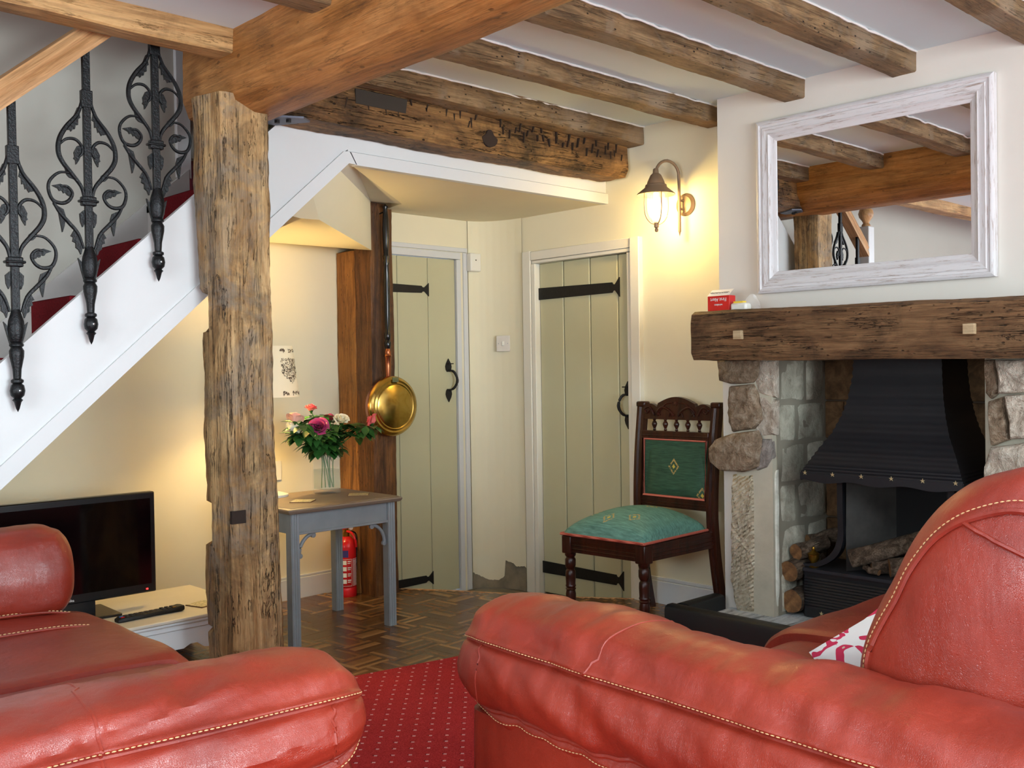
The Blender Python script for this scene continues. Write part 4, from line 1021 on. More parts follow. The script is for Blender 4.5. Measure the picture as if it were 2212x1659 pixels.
def stonem(name, c1, c2, c3, bmp=.8, sc=14):
    n = NT(name); f_ = n.noise(n.mp((1, 1, 1)), sc, 6, .7, .5); f2_ = n.noise(n.mp((1, 1, 1)), 3.5, 3)
    c = n.ramp(f_, [(.3, s2l(c1)), (.5, s2l(c2)), (.7, s2l(c3))]); oi = n.n('ObjectInfo')
    c = n.mix(.5, c, n.ramp(f2_, [(.35, (.7, .68, .64)), (.65, (1.1, 1.08, 1.05))]), 'MULTIPLY')
    c = n.mix(.6, c, n.ramp(oi.outputs['Random'], [(0, (.8, .78, .75)), (1, (1.08, 1.06, 1.04))]), 'MULTIPLY')
    n.base(c); n.bump(n.math('ADD', f_, n.math('MULTIPLY', n.noise(n.mp((1, 1, 1)), 60, 4), .4)), bmp, .03); return n.fin(.92, 0, .2)
ST_BR = stonem('stone_brown', (110, 90, 72), (156, 134, 112), (196, 180, 160), 1, 20)
ST_PK = stonem('stone_pink', (160, 142, 126), (206, 192, 176), (232, 224, 210), 1, 18)
ST_GR = stonem('stone_grey', (98, 90, 86), (138, 130, 124), (170, 162, 154))
ST_TL = stonem('stone_tooled', (184, 166, 138), (220, 206, 180), (236, 226, 206), .5, 30)
_n = ST_TL.node_tree; _w = _n.nodes.new('ShaderNodeTexWave'); _w.inputs['Scale'].default_value = 18; _w.inputs['Distortion'].default_value = 3.5; _w.inputs['Detail Scale'].default_value = 2
_m = _n.nodes.new('ShaderNodeMapping'); _m.inputs['Rotation'].default_value = (radians(35), 0, 0); _t = _n.nodes.new('ShaderNodeTexCoord'); _w.bands_direction = 'Z'
_n.links.new(_t.outputs['Object'], _m.inputs[0]); _n.links.new(_m.outputs[0], _w.inputs['Vector'])
_b = _n.nodes.new('ShaderNodeBump'); _b.inputs['Strength'].default_value = .6; _b.inputs['Distance'].default_value = .02; _n.links.new(_w.outputs['Fac'], _b.inputs['Height'])
_p = _n.nodes['Principled BSDF']; _n.links.new(_p.inputs['Normal'].links[0].from_socket, _b.inputs['Normal']); _n.links.new(_b.outputs[0], _p.inputs['Normal'])
ST_WH = stonem('stone_white', (196, 194, 180), (224, 224, 212), (236, 236, 228), .15)
ST_IN = stonem('stone_inner', (150, 144, 128), (186, 182, 166), (206, 202, 186), .35)
ST_BK = stonem('stone_sooty', (66, 48, 32), (98, 72, 48), (122, 94, 66), .35)
fp_ = T('fireplace_surround', 'rough stone fireplace jambs and firebox below the oak mantel', 'fireplace', (4.25, 2.2, 0))
MORTAR = plain('lime_mortar', (188, 180, 160), .95, var=.1, bmp=.6, bsc=50)
MB().box(4.205, 4.9, OP1, 2.83, .0, 1.33).build('mortar_bed', MORTAR, fp_)
MB().box(4.235, 4.9, 1.30, OP0, .0, 1.33).build('mortar_bed', MORTAR, fp_)
def rock(poly, X, h, mat, rough=.012, seed=0, name='stone', tool=False):
    """poly in (y,z) on plane X; face bulges h towards the room"""
    pts = []
    for i in range(len(poly)):
        a, b = V((*poly[i], 0)), V((*poly[(i+1) % len(poly)], 0)); m_ = max(1, int((b-a).length/.022))
        for j in range(m_): pts.append(a+(b-a)*j/m_)
    c = sum(pts, V((0, 0, 0)))/len(pts); n = len(pts); rings = []
    for s_, d in ((1.0, -.12), (1.0, .35), (.95, .8), (.85, .97), (.68, 1), (.48, 1), (.26, 1), (.05, 1)):
        rg = []
        for p in pts:
            q_ = c+(p-c)*s_; P_ = V((X, q_.x, q_.y)); k = N3(P_, 14, seed)*rough+N3(P_, 40, seed)*rough*.5
            e = N3(P_, 9, seed+5)*.006 if s_ > .6 else 0
            if tool and s_ < .97: k += .005*sin((q_.y*1.0+abs(q_.x-c.x)*1.3)*190+3*N3(P_, 10))
            rg.append(V((X-h*d-(k if d > .5 else 0), q_.x+e, q_.y+e)))
        rings.append(rg)
    q = MB(); q.loft(rings, False, True, True); q.add([rings[-1][k] for k in range(n)], [tuple(range(n))], True)
    return q.build(name, mat, fp_)
def pyz(px, py, X):
    d = cf+cr*((px-1106)/FPX)+cu*((829.5-py)/FPX); p = CAM+d*((X-CAM.x)/d.x); return (p.y, p.z)
def rk(pl, X, h, mat, **k): return rock([pyz(a, b, X) for a, b in pl], X+.02, h, mat, **k)
rk([(1551, 778), (1640, 778), (1634, 815), (1625, 826), (1576, 829), (1557, 824)], 4.19, .045, ST_BR, seed=1)
rk([(1642, 778), (1678, 778), (1678, 860), (1640, 850), (1630, 825)], 4.21, .03, ST_PK, seed=2)
rk([(1577, 832), (1628, 829), (1640, 852), (1648, 905), (1630, 926), (1582, 932), (1573, 892)], 4.20, .045, ST_BR, rough=.018, seed=3)
rk([(1642, 855), (1678, 864), (1677, 940), (1642, 944), (1634, 926), (1650, 905)], 4.21, .03, ST_PK, rough=.016, seed=4)
rk([(1582, 936), (1632, 930), (1640, 948), (1634, 1008), (1602, 1020), (1562, 1018), (1537, 1000), (1533, 968), (1545, 950)], 4.16, .05, ST_BR, seed=5)
rk([(1642, 948), (1668, 950), (1672, 988), (1656, 1010), (1636, 1016), (1636, 1000)], 4.20, .035, ST_GR, seed=6)
rk([(1582, 1026), (1626, 1024), (1628, 1140), (1628, 1324), (1590, 1322), (1578, 1250), (1580, 1120)], 4.20, .03, ST_TL, rough=.007, seed=7, tool=True)
rk([(1629, 1030), (1677, 1016), (1678, 1170), (1678, 1312), (1660, 1326), (1630, 1324)], 4.22, .02, ST_WH, rough=.002, seed=8)
rk([(2128, 778), (2150, 778), (2158, 845), (2140, 862), (2130, 850)], 4.20, .03, ST_BR, seed=9)
rk([(2152, 778), (2260, 775), (2262, 845), (2160, 850)], 4.19, .05, ST_PK, rough=.02, seed=10)
rk([(2134, 866), (2170, 855), (2180, 950), (2142, 962), (2134, 915)], 4.20, .04, ST_BR, seed=11)
rk([(2174, 854), (2262, 850), (2264, 945), (2184, 950)], 4.19, .045, ST_PK, rough=.02, seed=12)
rk([(2140, 966), (2264, 952), (2264, 1060), (2130, 1070), (2128, 1010)], 4.19, .045, ST_PK, rough=.02, seed=13)
# inner left wall: coursed blocks facing -Y
XB = 4.70
courses = [(.10, .303), (.307, .522), (.526, .723), (.727, .918), (.922, 1.113), (1.117, 1.33)]
for i, (za, zb_) in enumerate(courses):
    cut = 4.44+(.06 if i % 2 else -.03)
    for xa, xb in ((4.26, cut), (cut+.006, XB)):
        q = MB(); n1 = 8; vs = []
        for a in range(n1+1):
            for b in range(n1+1):
                u, v = a/n1, b/n1; e = min(u, 1-u, v, 1-v)*n1; P_ = V((xa+(xb-xa)*u, 0, za+(zb_-za)*v))
                vs.append((P_.x, OP1-.009*min(1, e*2)-.012*N3(P_, 7, 2)*min(1, e), P_.z))
        q.add(vs, [(a*(n1+1)+b, (a+1)*(n1+1)+b, (a+1)*(n1+1)+b+1, a*(n1+1)+b+1) for a in range(n1) for b in range(n1)], True)
        q.build('stone', ST_IN, fp_)
MB().box(4.24, 4.9, OP1-.004, OP1+.02, 0, 1.33).build('mortar_bed', plain('grey_mortar', (140, 132, 116), .95), fp_)
for i, (za, zb_) in enumerate(courses):
    off_ = .12 if i % 2 else 0
    ya = OP0
    while ya < OP1-.01:
        yb = min(OP1, ya+.29+off_); off_ = 0
        MB().box(XB-.008, XB+.03, ya+.003, yb-.003, za+.002, zb_-.002).build('stone', ST_BK, fp_, bevel=.006); ya = yb
    MB().box(4.26, XB, OP0-.02, OP0+.006, za+.002, zb_-.002).build('stone', ST_IN, fp_, bevel=.005)
MB().box(XB+.01, 4.95, 1.4, 2.9, 0, 1.5).build('mortar_bed', plain('sooty_mortar', (70, 54, 40), .95), fp_)
MB().box(4.4, 4.95, 1.4, 2.9, 1.42, 1.5).build('throat', plain('soot', (20, 18, 16), .95), fp_)
# hearth
HE = NT('hearth_slab'); f_ = HE.noise(HE.mp((2, 10, 2)), 3, 5, .7, .6)
HE.base(HE.ramp(f_, [(.35, s2l((120, 124, 126))), (.5, s2l((196, 200, 200))), (.7, s2l((226, 228, 226)))])); HE = HE.fin(.6)
MB().box(3.94, 4.75, 1.2, 2.90, 0, .095).build('hearth', HE, fp_, bevel=.006)
# fender
fd = T('fender', 'low black padded fender around the hearth corner', 'fender', (3.9, 2.2, 0))
def bar(p, q_, w_, h, nm):
    p, q_ = V(p), V(q_); d = (q_-p).normalized(); s_ = V((-d.y, d.x, 0))
    sec = [(-w_/2, 0), (-w_/2, h-.022), (-w_/2+.007, h-.006), (-w_/2+.024, h), (w_/2-.024, h), (w_/2-.007, h-.006), (w_/2, h-.022), (w_/2, 0)]
    MB().loft([[c+s_*a+V((0, 0, b)) for a, b in sec] for c in (p, q_)], True, True, False).build(nm, RUBBER, fd, bevel=.003)
bar((3.86, 1.0, 0), (3.86, 2.985, 0), .085, .165, 'front_bar'); bar((3.905, 2.94, 0), (4.19, 2.94, 0), .085, .165, 'end_bar')
# stove with canopy
CAN = plain('canopy_black', (30, 30, 34), .42, .2, .1)
sv = T('hooded_fire', 'black hooded open fire basket with curved canopy in the fireplace', 'fireplace insert', (4.4, 2.1, .095))
yc = 2.10
lv = [(.775, 4.19, .372), (.80, 4.19, .370), (.84, 4.215, .35), (.90, 4.25, .318), (.98, 4.30, .27), (1.06, 4.335, .24), (1.14, 4.36, .22), (1.24, 4.38, .207), (1.34, 4.385, .203)]
dn = []
for i in range(len(lv)-1):
    (za, xa, ha), (zb2, xb, hb) = lv[i], lv[i+1]
    for k in range(6):
        t = k/6; dn.append((za+(zb2-za)*t, xa+(xb-xa)*t-(.004 if k % 2 else 0) , ha+(hb-ha)*t+(.004 if k % 2 else 0)))
dn.append(lv[-1])
q = MB(); rings = []
for z, xf, hw in dn: rings.append([V((xf, yc-hw, z)), V((xf, yc+hw, z)), V((4.69, yc+hw*.92, z)), V((4.69, yc-hw*.92, z))])
q.loft(rings, False, True, False); q.build('canopy', CAN, sv)
# scalloped rim
rm_ = []; NNr = 48
for k in range(NNr+1):
    t = k/NNr; y = yc-.372+.744*t; rm_.append((4.186, y, .775-.012*(.5-.5*cos(t*2*pi*3))-.006))
q = MB(); q.prism(rm_+[(4.186, yc+.372, .80), (4.186, yc-.372, .80)], (.006, 0, 0))
for s_ in (-1, 1):
    q.box(4.19, 4.66, yc+s_*.372-.003, yc+s_*.372+.003, .765, .80)
q.build('rim', CAN, sv)
for k in range(6):
    y = yc+.345-k*.138; p_ = V((4.184, y, .80)); q = MB()
    star = [p_+V((0, .011*cos(a) if i % 2 == 0 else .004*cos(a), .011*sin(a) if i % 2 == 0 else .004*sin(a))) for i, a in enumerate([2*pi*j/10+.3 for j in range(10)])]
    q.prism(star, (-.004, 0, 0)); q.build('star_stud', plain('stud_brass', (214, 196, 150), .3, .6), sv)
# uprights / frame
for s_ in (1, -1):
    y = yc+s_*.245
    pts = curve([(4.36, y, .78), (4.36, y, .60), (4.36, y+s_*.0, .48), (4.355, y+s_*.03, .40), (4.35, y+s_*.11, .345), (4.345, y+s_*.20, .335)], 6)
    q = MB(); rings = []
    for p in pts: rings.append([p+V((-.02, 0, 0)), p+V((-.02, s_*.028, .012)), p+V((.02, s_*.028, .012)), p+V((.02, 0, 0))])
    q.loft(rings, True, True, False); q.build('side_frame', CAN, sv)
FB = plain('fireback_grey', (64, 60, 56), .8, var=.3, sc=10)
q = MB(); q.add([(4.36, yc+.24, .10), (4.36, yc+.24, .5), (4.36, yc+.235, .78), (4.62, yc+.12, .78), (4.62, yc+.12, .10)], [(0, 1, 2, 3, 4)])
q.add([(4.36, yc-.24, .10), (4.36, yc-.24, .5), (4.36, yc-.235, .78), (4.62, yc-.12, .78), (4.62, yc-.12, .10)], [(0, 1, 2, 3, 4)])
q.build('cheek', FB, sv)
MB().box(4.62, 4.64, yc-.13, yc+.13, .1, .85).build('fireback', plain('sooty_iron', (14, 12, 12), .9), sv)
# front box
q = MB(); pl = [(4.31, yc-.43), (4.31, yc+.43), (4.37, yc+.475), (4.62, yc+.475), (4.62, yc-.475), (4.37, yc-.475)]
zs = [.10, .14, .145]+[.15+.007*k for k in range(22)]+[.31, .32]
rings = []
for i, z in enumerate(zs):
    dd = .0 if (i < 3 or i > 24) else (.004 if i % 2 else 0)
    rings.append([V((x+dd, y, z)) for x, y in pl])
q.loft(rings, False, True, False); q.build('front_box', CAN, sv)
MB().prism([(x-(.012 if x < 4.32 else 0), y+(.0), .318) for x, y in pl], (0, 0, .014)).build('box_top_plate', plain('box_plate', (54, 56, 62), .4, .4, .2), sv, bevel=.003)
q = MB(); p_ = V((4.309, yc+.34, .125)); q.prism([p_+V((0, (.011 if i % 2 == 0 else .004)*cos(a), (.011 if i % 2 == 0 else .004)*sin(a))) for i, a in enumerate([2*pi*j/10+.3 for j in range(10)])], (-.004, 0, 0)); q.build('star_stud', plain('stud_brass2', (214, 196, 150), .3, .6), sv)
MB().lathe([(.022, 0), (.024, .005), (.012, .012), (.016, .025), (.026, .045), (.026, .06), (.03, .064), (.014, .075), (.007, .082), (.009, .09), (.006, .097), (0, .099)], (4.345, yc+.40, .332), 16).build('urn_finial', BRASSD, sv)
# logs
BARK = wood('bark', (50, 36, 26), (98, 78, 60), (140, 118, 98), 0, .9, .4, .5, 2, .2, 1)
CUTW = NT('log_end'); CUTW.base(CUTW.ramp(CUTW.noise(CUTW.mp((1, 1, 1)), 24, 4, .6), [(.3, s2l((84, 54, 30))), (.6, s2l((140, 98, 58))), (.8, s2l((176, 134, 86)))])); CUTW = CUTW.fin(.8)
def log(p, q_, r, label, seed=0, nm='log'):
    p, q_ = V(p), V(q_); lo = T('log', label, 'log', p, 'firewood logs'); d = (q_-p).normalized(); u = V((0, 0, 1)) if abs(d.z) < .9 else V((1, 0, 0)); a = d.cross(u).normalized(); b = a.cross(d)
    n = 16; m_ = 14; rings = []
    for i in range(m_+1):
        c = p+(q_-p)*i/m_+a*.01*sin(i*.5+seed)
        rings.append([c+(a*cos(2*pi*k/n)+b*sin(2*pi*k/n))*r*(1+.12*N3((cos(2*pi*k/n)*2, sin(2*pi*k/n)*2, i*.25), 1, seed)) for k in range(n)])
    MB().loft(rings, False).build('bark', BARK, lo)
    for rg_ in (rings[0], rings[-1]): MB().add(rg_, [tuple(range(n))]).build('cut_end', CUTW, lo)
log((4.33, 2.30, .40), (4.50, 1.85, .56), .042, 'long bark-covered log leaning across the fire basket', 1)
log((4.36, 2.22, .372), (4.50, 2.02, .37), .035, 'short grey log lying under the leaning log', 2)
log((4.36, 2.13, .375), (4.55, 1.86, .40), .042, 'thick grey log behind the red backrest in the basket', 3)
log((4.34, 2.245, .368), (4.33, 2.17, .35), .014, 'thin twig end poking from the fire basket', 4)
log((4.31, 2.565, .40), (4.50, 2.525, .43), .038, 'log with a pale sawn end topmost of the corner stack', 5)
log((4.45, 2.585, .43), (4.58, 2.50, .46), .034, 'brown log end behind the topmost one of the corner stack', 6)
log((4.27, 2.595, .31), (4.50, 2.575, .34), .05, 'rough bark log in the middle of the corner stack', 7)
log((4.28, 2.59, .165), (4.55, 2.59, .165), .055, 'round sawn log at the bottom of the corner stack', 8)

# mirror
def limed(nm, sc_):
    M = NT(nm); fa_ = M.noise(M.mp(sc_), 4, 6, .75, .3)
    M.base(M.mix(M.ramp(fa_, [(.54, (0, 0, 0)), (.66, (.8, .8, .8))]), s2l((216, 213, 214)), s2l((144, 118, 100)))); return M.fin(.55)
MIRH = limed('limewashed_rail', (30, 2, 30)); MIRV = limed('limewashed_stile', (30, 30, 2))
mr = T('wall_mirror', 'large landscape mirror in a distressed whitewashed wooden frame', 'mirror', (4.2, 2.13, 1.63))
ya, yb, za, zb3 = 1.592, 2.690, 1.640, 2.455
secm = [(0, .0), (0, .028), (.008, .034), (.018, .034), (.022, .028), (.032, .028), (.036, .032), (.058, .026), (.066, .030), (.072, .022), (.088, .018), (.100, .012), (.104, .0)]
corners = [(ya, za, 1, 1), (yb, za, -1, 1), (yb, zb3, -1, -1), (ya, zb3, 1, -1)]
for k in range(4):
    A_, B_ = corners[k], corners[(k+1) % 4]
    q = MB(); q.loft([[V((XCH-.004-h, c[0]+c[2]*i_, c[1]+c[3]*i_)) for i_, h in secm] for c in (A_, B_)], True, True, False)
    q.build('frame_rail', MIRH if k % 2 == 0 else MIRV, mr)
MG = NT('mirror_glass'); MG.base((.93, .94, .94)); MG = MG.fin(.003, 1)
MB().box(XCH-.012, XCH-.004, ya+.10, yb-.10, za+.10, zb3-.10).build('glass', MG, mr)

# carton, monitor
cb = T('alarm_carton', 'small opened red carton on the left end of the mantel', 'carton', (4.0, 2.79, 1.553))
CR = plain('carton_red', (206, 36, 30), .4); CWH = plain('carton_white', (232, 226, 222), .5)
zm = 1.552
MB().box(4.0, 4.05, 2.722, 2.845, zm, zm+.078).build('box_body', CR, cb, bevel=.002)
q = MB(); q.add([(4.0, 2.722, zm+.078), (4.0, 2.845, zm+.078), (4.03, 2.835, zm+.108), (4.03, 2.715, zm+.108)], [(0, 1, 2, 3)]); q.add([(3.996, 2.722, zm+.078), (3.996, 2.845, zm+.078), (4.026, 2.835, zm+.108), (4.026, 2.715, zm+.108)], [(3, 2, 1, 0)]); q.build('open_flap', CWH, cb)
text('First Alert', .024, (3.9985, 2.783, zm+.060), (0, 1, 0), (0, 0, -1), CWH, cb, squash=.9)
text('wireless', .014, (3.9985, 2.783, zm+.035), (0, 1, 0), (0, 0, -1), CWH, cb)
text('CARBON MONOXIDE', .011, (4.008, 2.78, zm+.0925), (0, 1, 0), (.3, 0, -.3), BLACKI, cb)
al = T('monoxide_alarm', 'small white alarm unit lying beside the red carton', 'alarm', (4.0, 2.67, zm))
MB().box(3.99, 4.04, 2.625, 2.712, zm, zm+.038).build('body', PLAST, al, bevel=.01)
MB().box(4.0, 4.03, 2.65, 2.70, zm+.038, zm+.046).build('yellow_tab', plain('yellow', (236, 200, 60), .5), al)
pk = T('blister_pack', 'crumpled clear plastic packaging behind the white alarm', 'packaging', (4.03, 2.6, zm))
PLG = NT('clear_film'); PLG.base((.95, .95, .95)); PLG.b.inputs['Alpha'].default_value = .25; PLG = PLG.fin(.15)
q = MB(); vs = []
for i in range(9):
    for j in range(9):
        u, v = i/8, j/8; e = sin(pi*u)*1.0
        vs.append((4.03+.012*N3((u*4, v*4, 0)), 2.575+.09*u, zm+(.03+.05*e)*v+.008*N3((u*5, v*5, 1))))
q.add(vs, [(i*9+j, (i+1)*9+j, (i+1)*9+j+1, i*9+j+1) for i in range(8) for j in range(8)], True)
q.box(4.0, 4.06, 2.58, 2.66, zm, zm+.002)
q.build('film', PLG, pk)

# ================================================================== LEATHER SEATING
def roll_prof(w_, zt, zs1, zs2, seed=0):
    """closed outline (s,z): s=0 outer seam side, s=w inner side"""
    h = zt-zs1
    pts = [(.010, zs1), (-.014, zs1-.016), (-.032, (zs1+zs2)/2), (-.018, zs2+.022), (.008, zs2), (.004, zs2-.018), (.03, zs2-.042), (.08, zs2-.05), (w_*.6, zs2-.05), (w_*.95, zs2), (w_*1.03, zs1-.03), (w_, zs1+h*.3), (w_*.9, zs1+h*.72), (w_*.72, zt-.008), (w_*.5, zt), (w_*.3, zt-.008), (w_*.12, zs1+h*.74), (w_*.03, zs1+h*.34), (-.008, zs1+.016)]
    c = curve([(a, b, 0) for a, b in pts]+[(pts[0][0], pts[0][1], 0)], 4)[:-1]
    return [(p.x, p.y) for p in c]
def arm(parent, p0, d, s, L_, w_, zt, zs1, zs2, base_w, wr=1.0, seed=0, nm='armrest', tipround=.16, crossseam=None, basefront=.06):
    """p0 = outer seam point at tip (x,y); d = unit from tip to back; s = unit from outer to inner"""
    p0, d, s = V((*p0, 0)), V((*d, 0)), V((*s, 0)); prof_ = roll_prof(w_, zt, zs1, zs2)
    cx = w_*.5; cz_ = (zt+zs2)/2-.01; N = 110; rings = []
    def pt(l, u, z):
        P_ = p0+d*l+s*u+V((0, 0, z)); return P_
    def scale(l):
        if l < tipround: t = 1-l/tipround; return max(.02, (1-t**3.2))**(1/2.9)
        if l > L_-.1: t = (l-L_+.1)/.1; return max(.3, (1-t**2.2*.9))**(1/2.2)
        return 1
    ls = [tipround*(1-cos(pi/2*i/26)) for i in range(27)]+[tipround+(L_-tipround)*i/N for i in range(1, N+1)]
    for l in ls:
        f_ = scale(l); rg = []
        for k, (u, z) in enumerate(prof_):
            uu = cx+(u-cx)*(f_**.75); zz_ = cz_+(z-cz_)*f_
            P_ = pt(l, uu, zz_); r = V((uu-cx, zz_-cz_)).normalized()
            # puckers run around the roll, concentrated near the seam
            k1 = N3((l*11+zz_*6*seed, seed, zz_*2.2), 1, seed)*.010*wr*(1.0 if l > .05 else l/.05)
            k2 = N3((l*28, zz_*5, seed+uu*3), 1, seed)*.0035*wr
            k3 = N3((l*2.6, uu*2, seed), 1, seed+2)*.012*wr
            dd = k1+k2+k3
            rg.append(P_+s*r.x*dd+V((0, 0, r.y*dd)))
        rings.append(rg)
    q = MB(); q.loft(rings, True, True, True); o = q.build(nm, LEATHER, parent)
    # seams: welt + stitches along both outer seams
    n = len(prof_)
    i1 = 0; i2 = min(range(n), key=lambda i: abs(prof_[i][0]-.008)+abs(prof_[i][1]-zs2))
    for idx, up, nme in ((0, 1, 'seam_welt'), (i2, -1, 'seam_welt')):
        path = [rings[j][idx]-s*.001 for j in range(3, len(rings)-4)]
        MB().tube(path, .0055, 6).build(nme, LEATHER, o)
        stch = MB(); acc = 0
        off_ = 1.0*up
        j2 = (idx-1) % n if idx == 0 else (idx+1) % n
        sgn = -1 if idx == 0 else 1
        kk_ = 1
        while math.hypot(prof_[(idx+sgn*kk_) % n][0]-prof_[idx][0], prof_[(idx+sgn*kk_) % n][1]-prof_[idx][1]) < .017: kk_ += 1
        path2 = [rings[j][(idx+sgn*kk_) % n]+(rings[j][(idx+sgn*kk_) % n]-pt(ls[j], cx, cz_)).normalized()*.0012 for j in range(3, len(rings)-4)]
        # resample
        step = .0105; pos = 0; last = path2[0]; seg = []
        tot = [0]
        for a_, b_ in zip(path2, path2[1:]): tot.append(tot[-1]+(b_-a_).length)
        t_ = 0; i_ = 0
        def P_at(x):
            i = min(len(tot)-2, max(0, bisect.bisect(tot, x)-1)); f = (x-tot[i])/max(1e-9, tot[i+1]-tot[i]); return path2[i]+(path2[i+1]-path2[i])*f
        while t_ < tot[-1]-step:
            stch.tube([P_at(t_), P_at(t_+step*.35), P_at(t_+step*.7)], [.0006, .0014, .0006], 5); t_ += step
        so = stch.build('stitching', THREAD, o); so['kind'] = 'stuff'
    # cross seams: rings following the profile
    for l, k0, k1 in (crossseam or []):
        j = min(range(len(ls)), key=lambda i: abs(ls[i]-l)); idxs = [k % n for k in range(k0, k1)]
        dl = [rings[min(len(rings)-1, max(0, j+int(round(2.2*sin(pi*i/max(1, len(idxs)-1))))))][kk] for i, kk in enumerate(idxs)]
        c0 = pt(ls[j], cx, cz_)
        MB().tube([p-(p-c0).normalized()*.002 for p in dl], .0042, 6).build('cross_seam', LEATHER, o)
    # base panel below the roll
    b = MB(); zlo = .03; rg = []
    for z in (zlo, .1, .2, .3, zs2-.06, zs2-.02):
        ring = []
        for a, c in rr(1, 1, .12, 4):
            l = (c+.5)*(L_-basefront)+basefront if True else 0
            u = .035+(a+.5)*(w_*.92)
            # keep round corner radius small & metric
            ring.append((a, c))
        pts_ = rr(w_*.95, L_-basefront, .05, 5)
        rg.append([pt(basefront+(L_-basefront)/2+c, .012+w_*.475+a, z)+s*(-.006*sin(z*6)) for a, c in pts_])
    b.loft(rg, True, True, True); b.build('base_panel', LEATHER, parent)
    return o, rings, prof_

# ---- right sofa (faces the television)
rs = T('leather_sofa', 'red leather sofa on the right with its arm reaching to the middle of the photo', 'sofa', (2.6, 1.1, 0))
dv = V((1.545-1.625, .8-1.92)).normalized(); dirb = (dv.x, dv.y); sv_ = (-dv.y, dv.x)
if sv_[0] < 0: sv_ = (dv.y*-1, dv.x)
sv_ = (abs(dv.y), -abs(dv.x)) if True else sv_
arm(rs, (1.622, 1.955), dirb, (abs(dv.y), -abs(dv.x)), 1.62, .30, .738, .635, .485, .28, 1.2, 3, 'armrest', .24, [(.50, -34, 0), (.11, 0, 20)])
# seat frame & seat cushions
MB().box(1.90, 3.62, .45, 1.62, .05, .30).build('seat_base', LEATHER, rs, bevel=.03)
def seat_cushion(x0, x1, y0, y1, zb_, zt_, parent, seed, face='+Y', nm='seat_cushion'):
    q = MB(); n1, n2 = 30, 40; rings = []
    # section across front-back profile, lofted along width
    pr = curve([(y0, zb_, 0), (y0, zt_-.03, 0), (y0+.05, zt_, 0), ((y0+y1)/2, zt_+.02, 0), (y1-.16, zt_+.012, 0), (y1-.05, zt_-.03, 0), (y1, zt_-.11, 0), (y1-.02, zb_+.02, 0), (y1-.1, zb_, 0)], 6)
    cy_, cz_ = (y0+y1)/2, (zb_+zt_)/2
    for i in range(n2+1):
        t = i/n2; f_ = (max(.0, 1-abs(2*t-1)**6))**.4*.16+.84; rg = []
        for p in pr:
            y, z = cy_+(p.x-cy_)*(f_*.3+.7), cz_+(p.y-cz_)*f_
            dd = N3((x0+(x1-x0)*t, y, z), 4, seed)*.012
            rg.append(V((x0+(x1-x0)*t, y+dd*.5, z+dd)) if face == '+Y' else V((y+dd*.5, x0+(x1-x0)*t, z+dd)))
        rings.append(rg)
    q.loft(rings, True, True, True); return q.build(nm, LEATHER, parent)
seat_cushion(1.93, 2.76, .9, 1.76, .28, .455, rs, 1); seat_cushion(2.77, 3.55, .9, 1.80, .28, .475, rs, 2)
def stitches(path, parent, step=.0105, r=.0014):
    tot = [0]; st_ = MB()
    for a_, b_ in zip(path, path[1:]): tot.append(tot[-1]+(b_-a_).length)
    def P(x):
        i = min(len(tot)-2, max(0, bisect.bisect(tot, x)-1)); return path[i]+(path[i+1]-path[i])*((x-tot[i])/max(1e-9, tot[i+1]-tot[i]))
    t_ = 0
    while t_ < tot[-1]-step: st_.tube([P(t_), P(t_+step*.35), P(t_+step*.7)], [r*.4, r, r*.4], 5); t_ += step
    o = st_.build('stitching', THREAD, parent); o['kind'] = 'stuff'; return o
# back cushion
def back_cushion(x0, x1, parent, seed, bulge=.12, nm='back_cushion', detail=True):
    # profile (y,z) going round: front bottom -> top -> back
    pr0 = [(.80, .50), (.92, .53), (.985, .62), (.995, .70), (.965, .80), (.93, .88), (.885, .96), (.82, 1.035), (.74, 1.09), (.64, 1.12), (.55, 1.10), (.50, 1.03), (.50, .85), (.54, .66), (.62, .53), (.72, .50)]
    c = curve([(a, b, 0) for a, b in pr0]+[(pr0[0][0], pr0[0][1], 0)], 6)[:-1]
    cy_, cz_ = .75, .80; rings = []; N = 50; ends = 16
    secs = []
    for i in range(ends+1):
        a = pi/2*i/ends; secs.append((x0+bulge*(1-sin(a)**1.0) if False else x0+bulge*(1-cos(a)), .05+.95*sin(a)**.62))
    for i in range(1, N+1): secs.append((x0+bulge+(x1-bulge*2-x0)*i/N, 1))
    for i in range(1, ends+1):
        a = pi/2*(1-i/ends); secs.append((x1-bulge*(1-cos(a)) , .05+.95*sin(a)**.62))
    for X, f_ in secs:
        rg = []
        for p in c:
            y, z = cy_+(p.x-cy_)*f_, cz_+(p.y-cz_)*f_
            d = N3((X*1.5, y*3, z*3), 2.2, seed)*.016+N3((X*9, y*5, z*5), 1.6, seed)*.006
            r = V((y-cy_, z-cz_)); r = r.normalized() if r.length > 0 else r
            rg.append(V((X+(-.02*(1-f_)), y+r.x*d, z+r.y*d)))
        rings.append(rg)
    q = MB(); q.loft(rings, True, True, True); o = q.build(nm, LEATHER, parent)
    if detail:
        k = 7; ring = rings[k]; cc = V((ring[0].x+.2, cy_, cz_))
        path = [p+(p-cc).normalized()*.003 for p in ring[4:70]]
        MB().tube(path, .006, 6).build('seam_welt', LEATHER, o)
        ring2 = rings[k+1]; path2 = [p+(p-cc).normalized()*.004 for p in ring2[4:70]]
        stitches(path2, o)
        vv = [p for r in rings[:9] for p in r]; pth_ = []
        for i in range(13):
            yy, zz2 = .755-.2*i/12, 1.015-.08*i/12
            near = sorted(vv, key=lambda p: (p.y-yy)**2+(p.z-zz2)**2)[:3]
            pth_.append(V((min(p.x for p in near)-.001, yy, zz2)))
        MB().tube(pth_, .0045, 6).build('cross_seam', LEATHER, o)
    return o
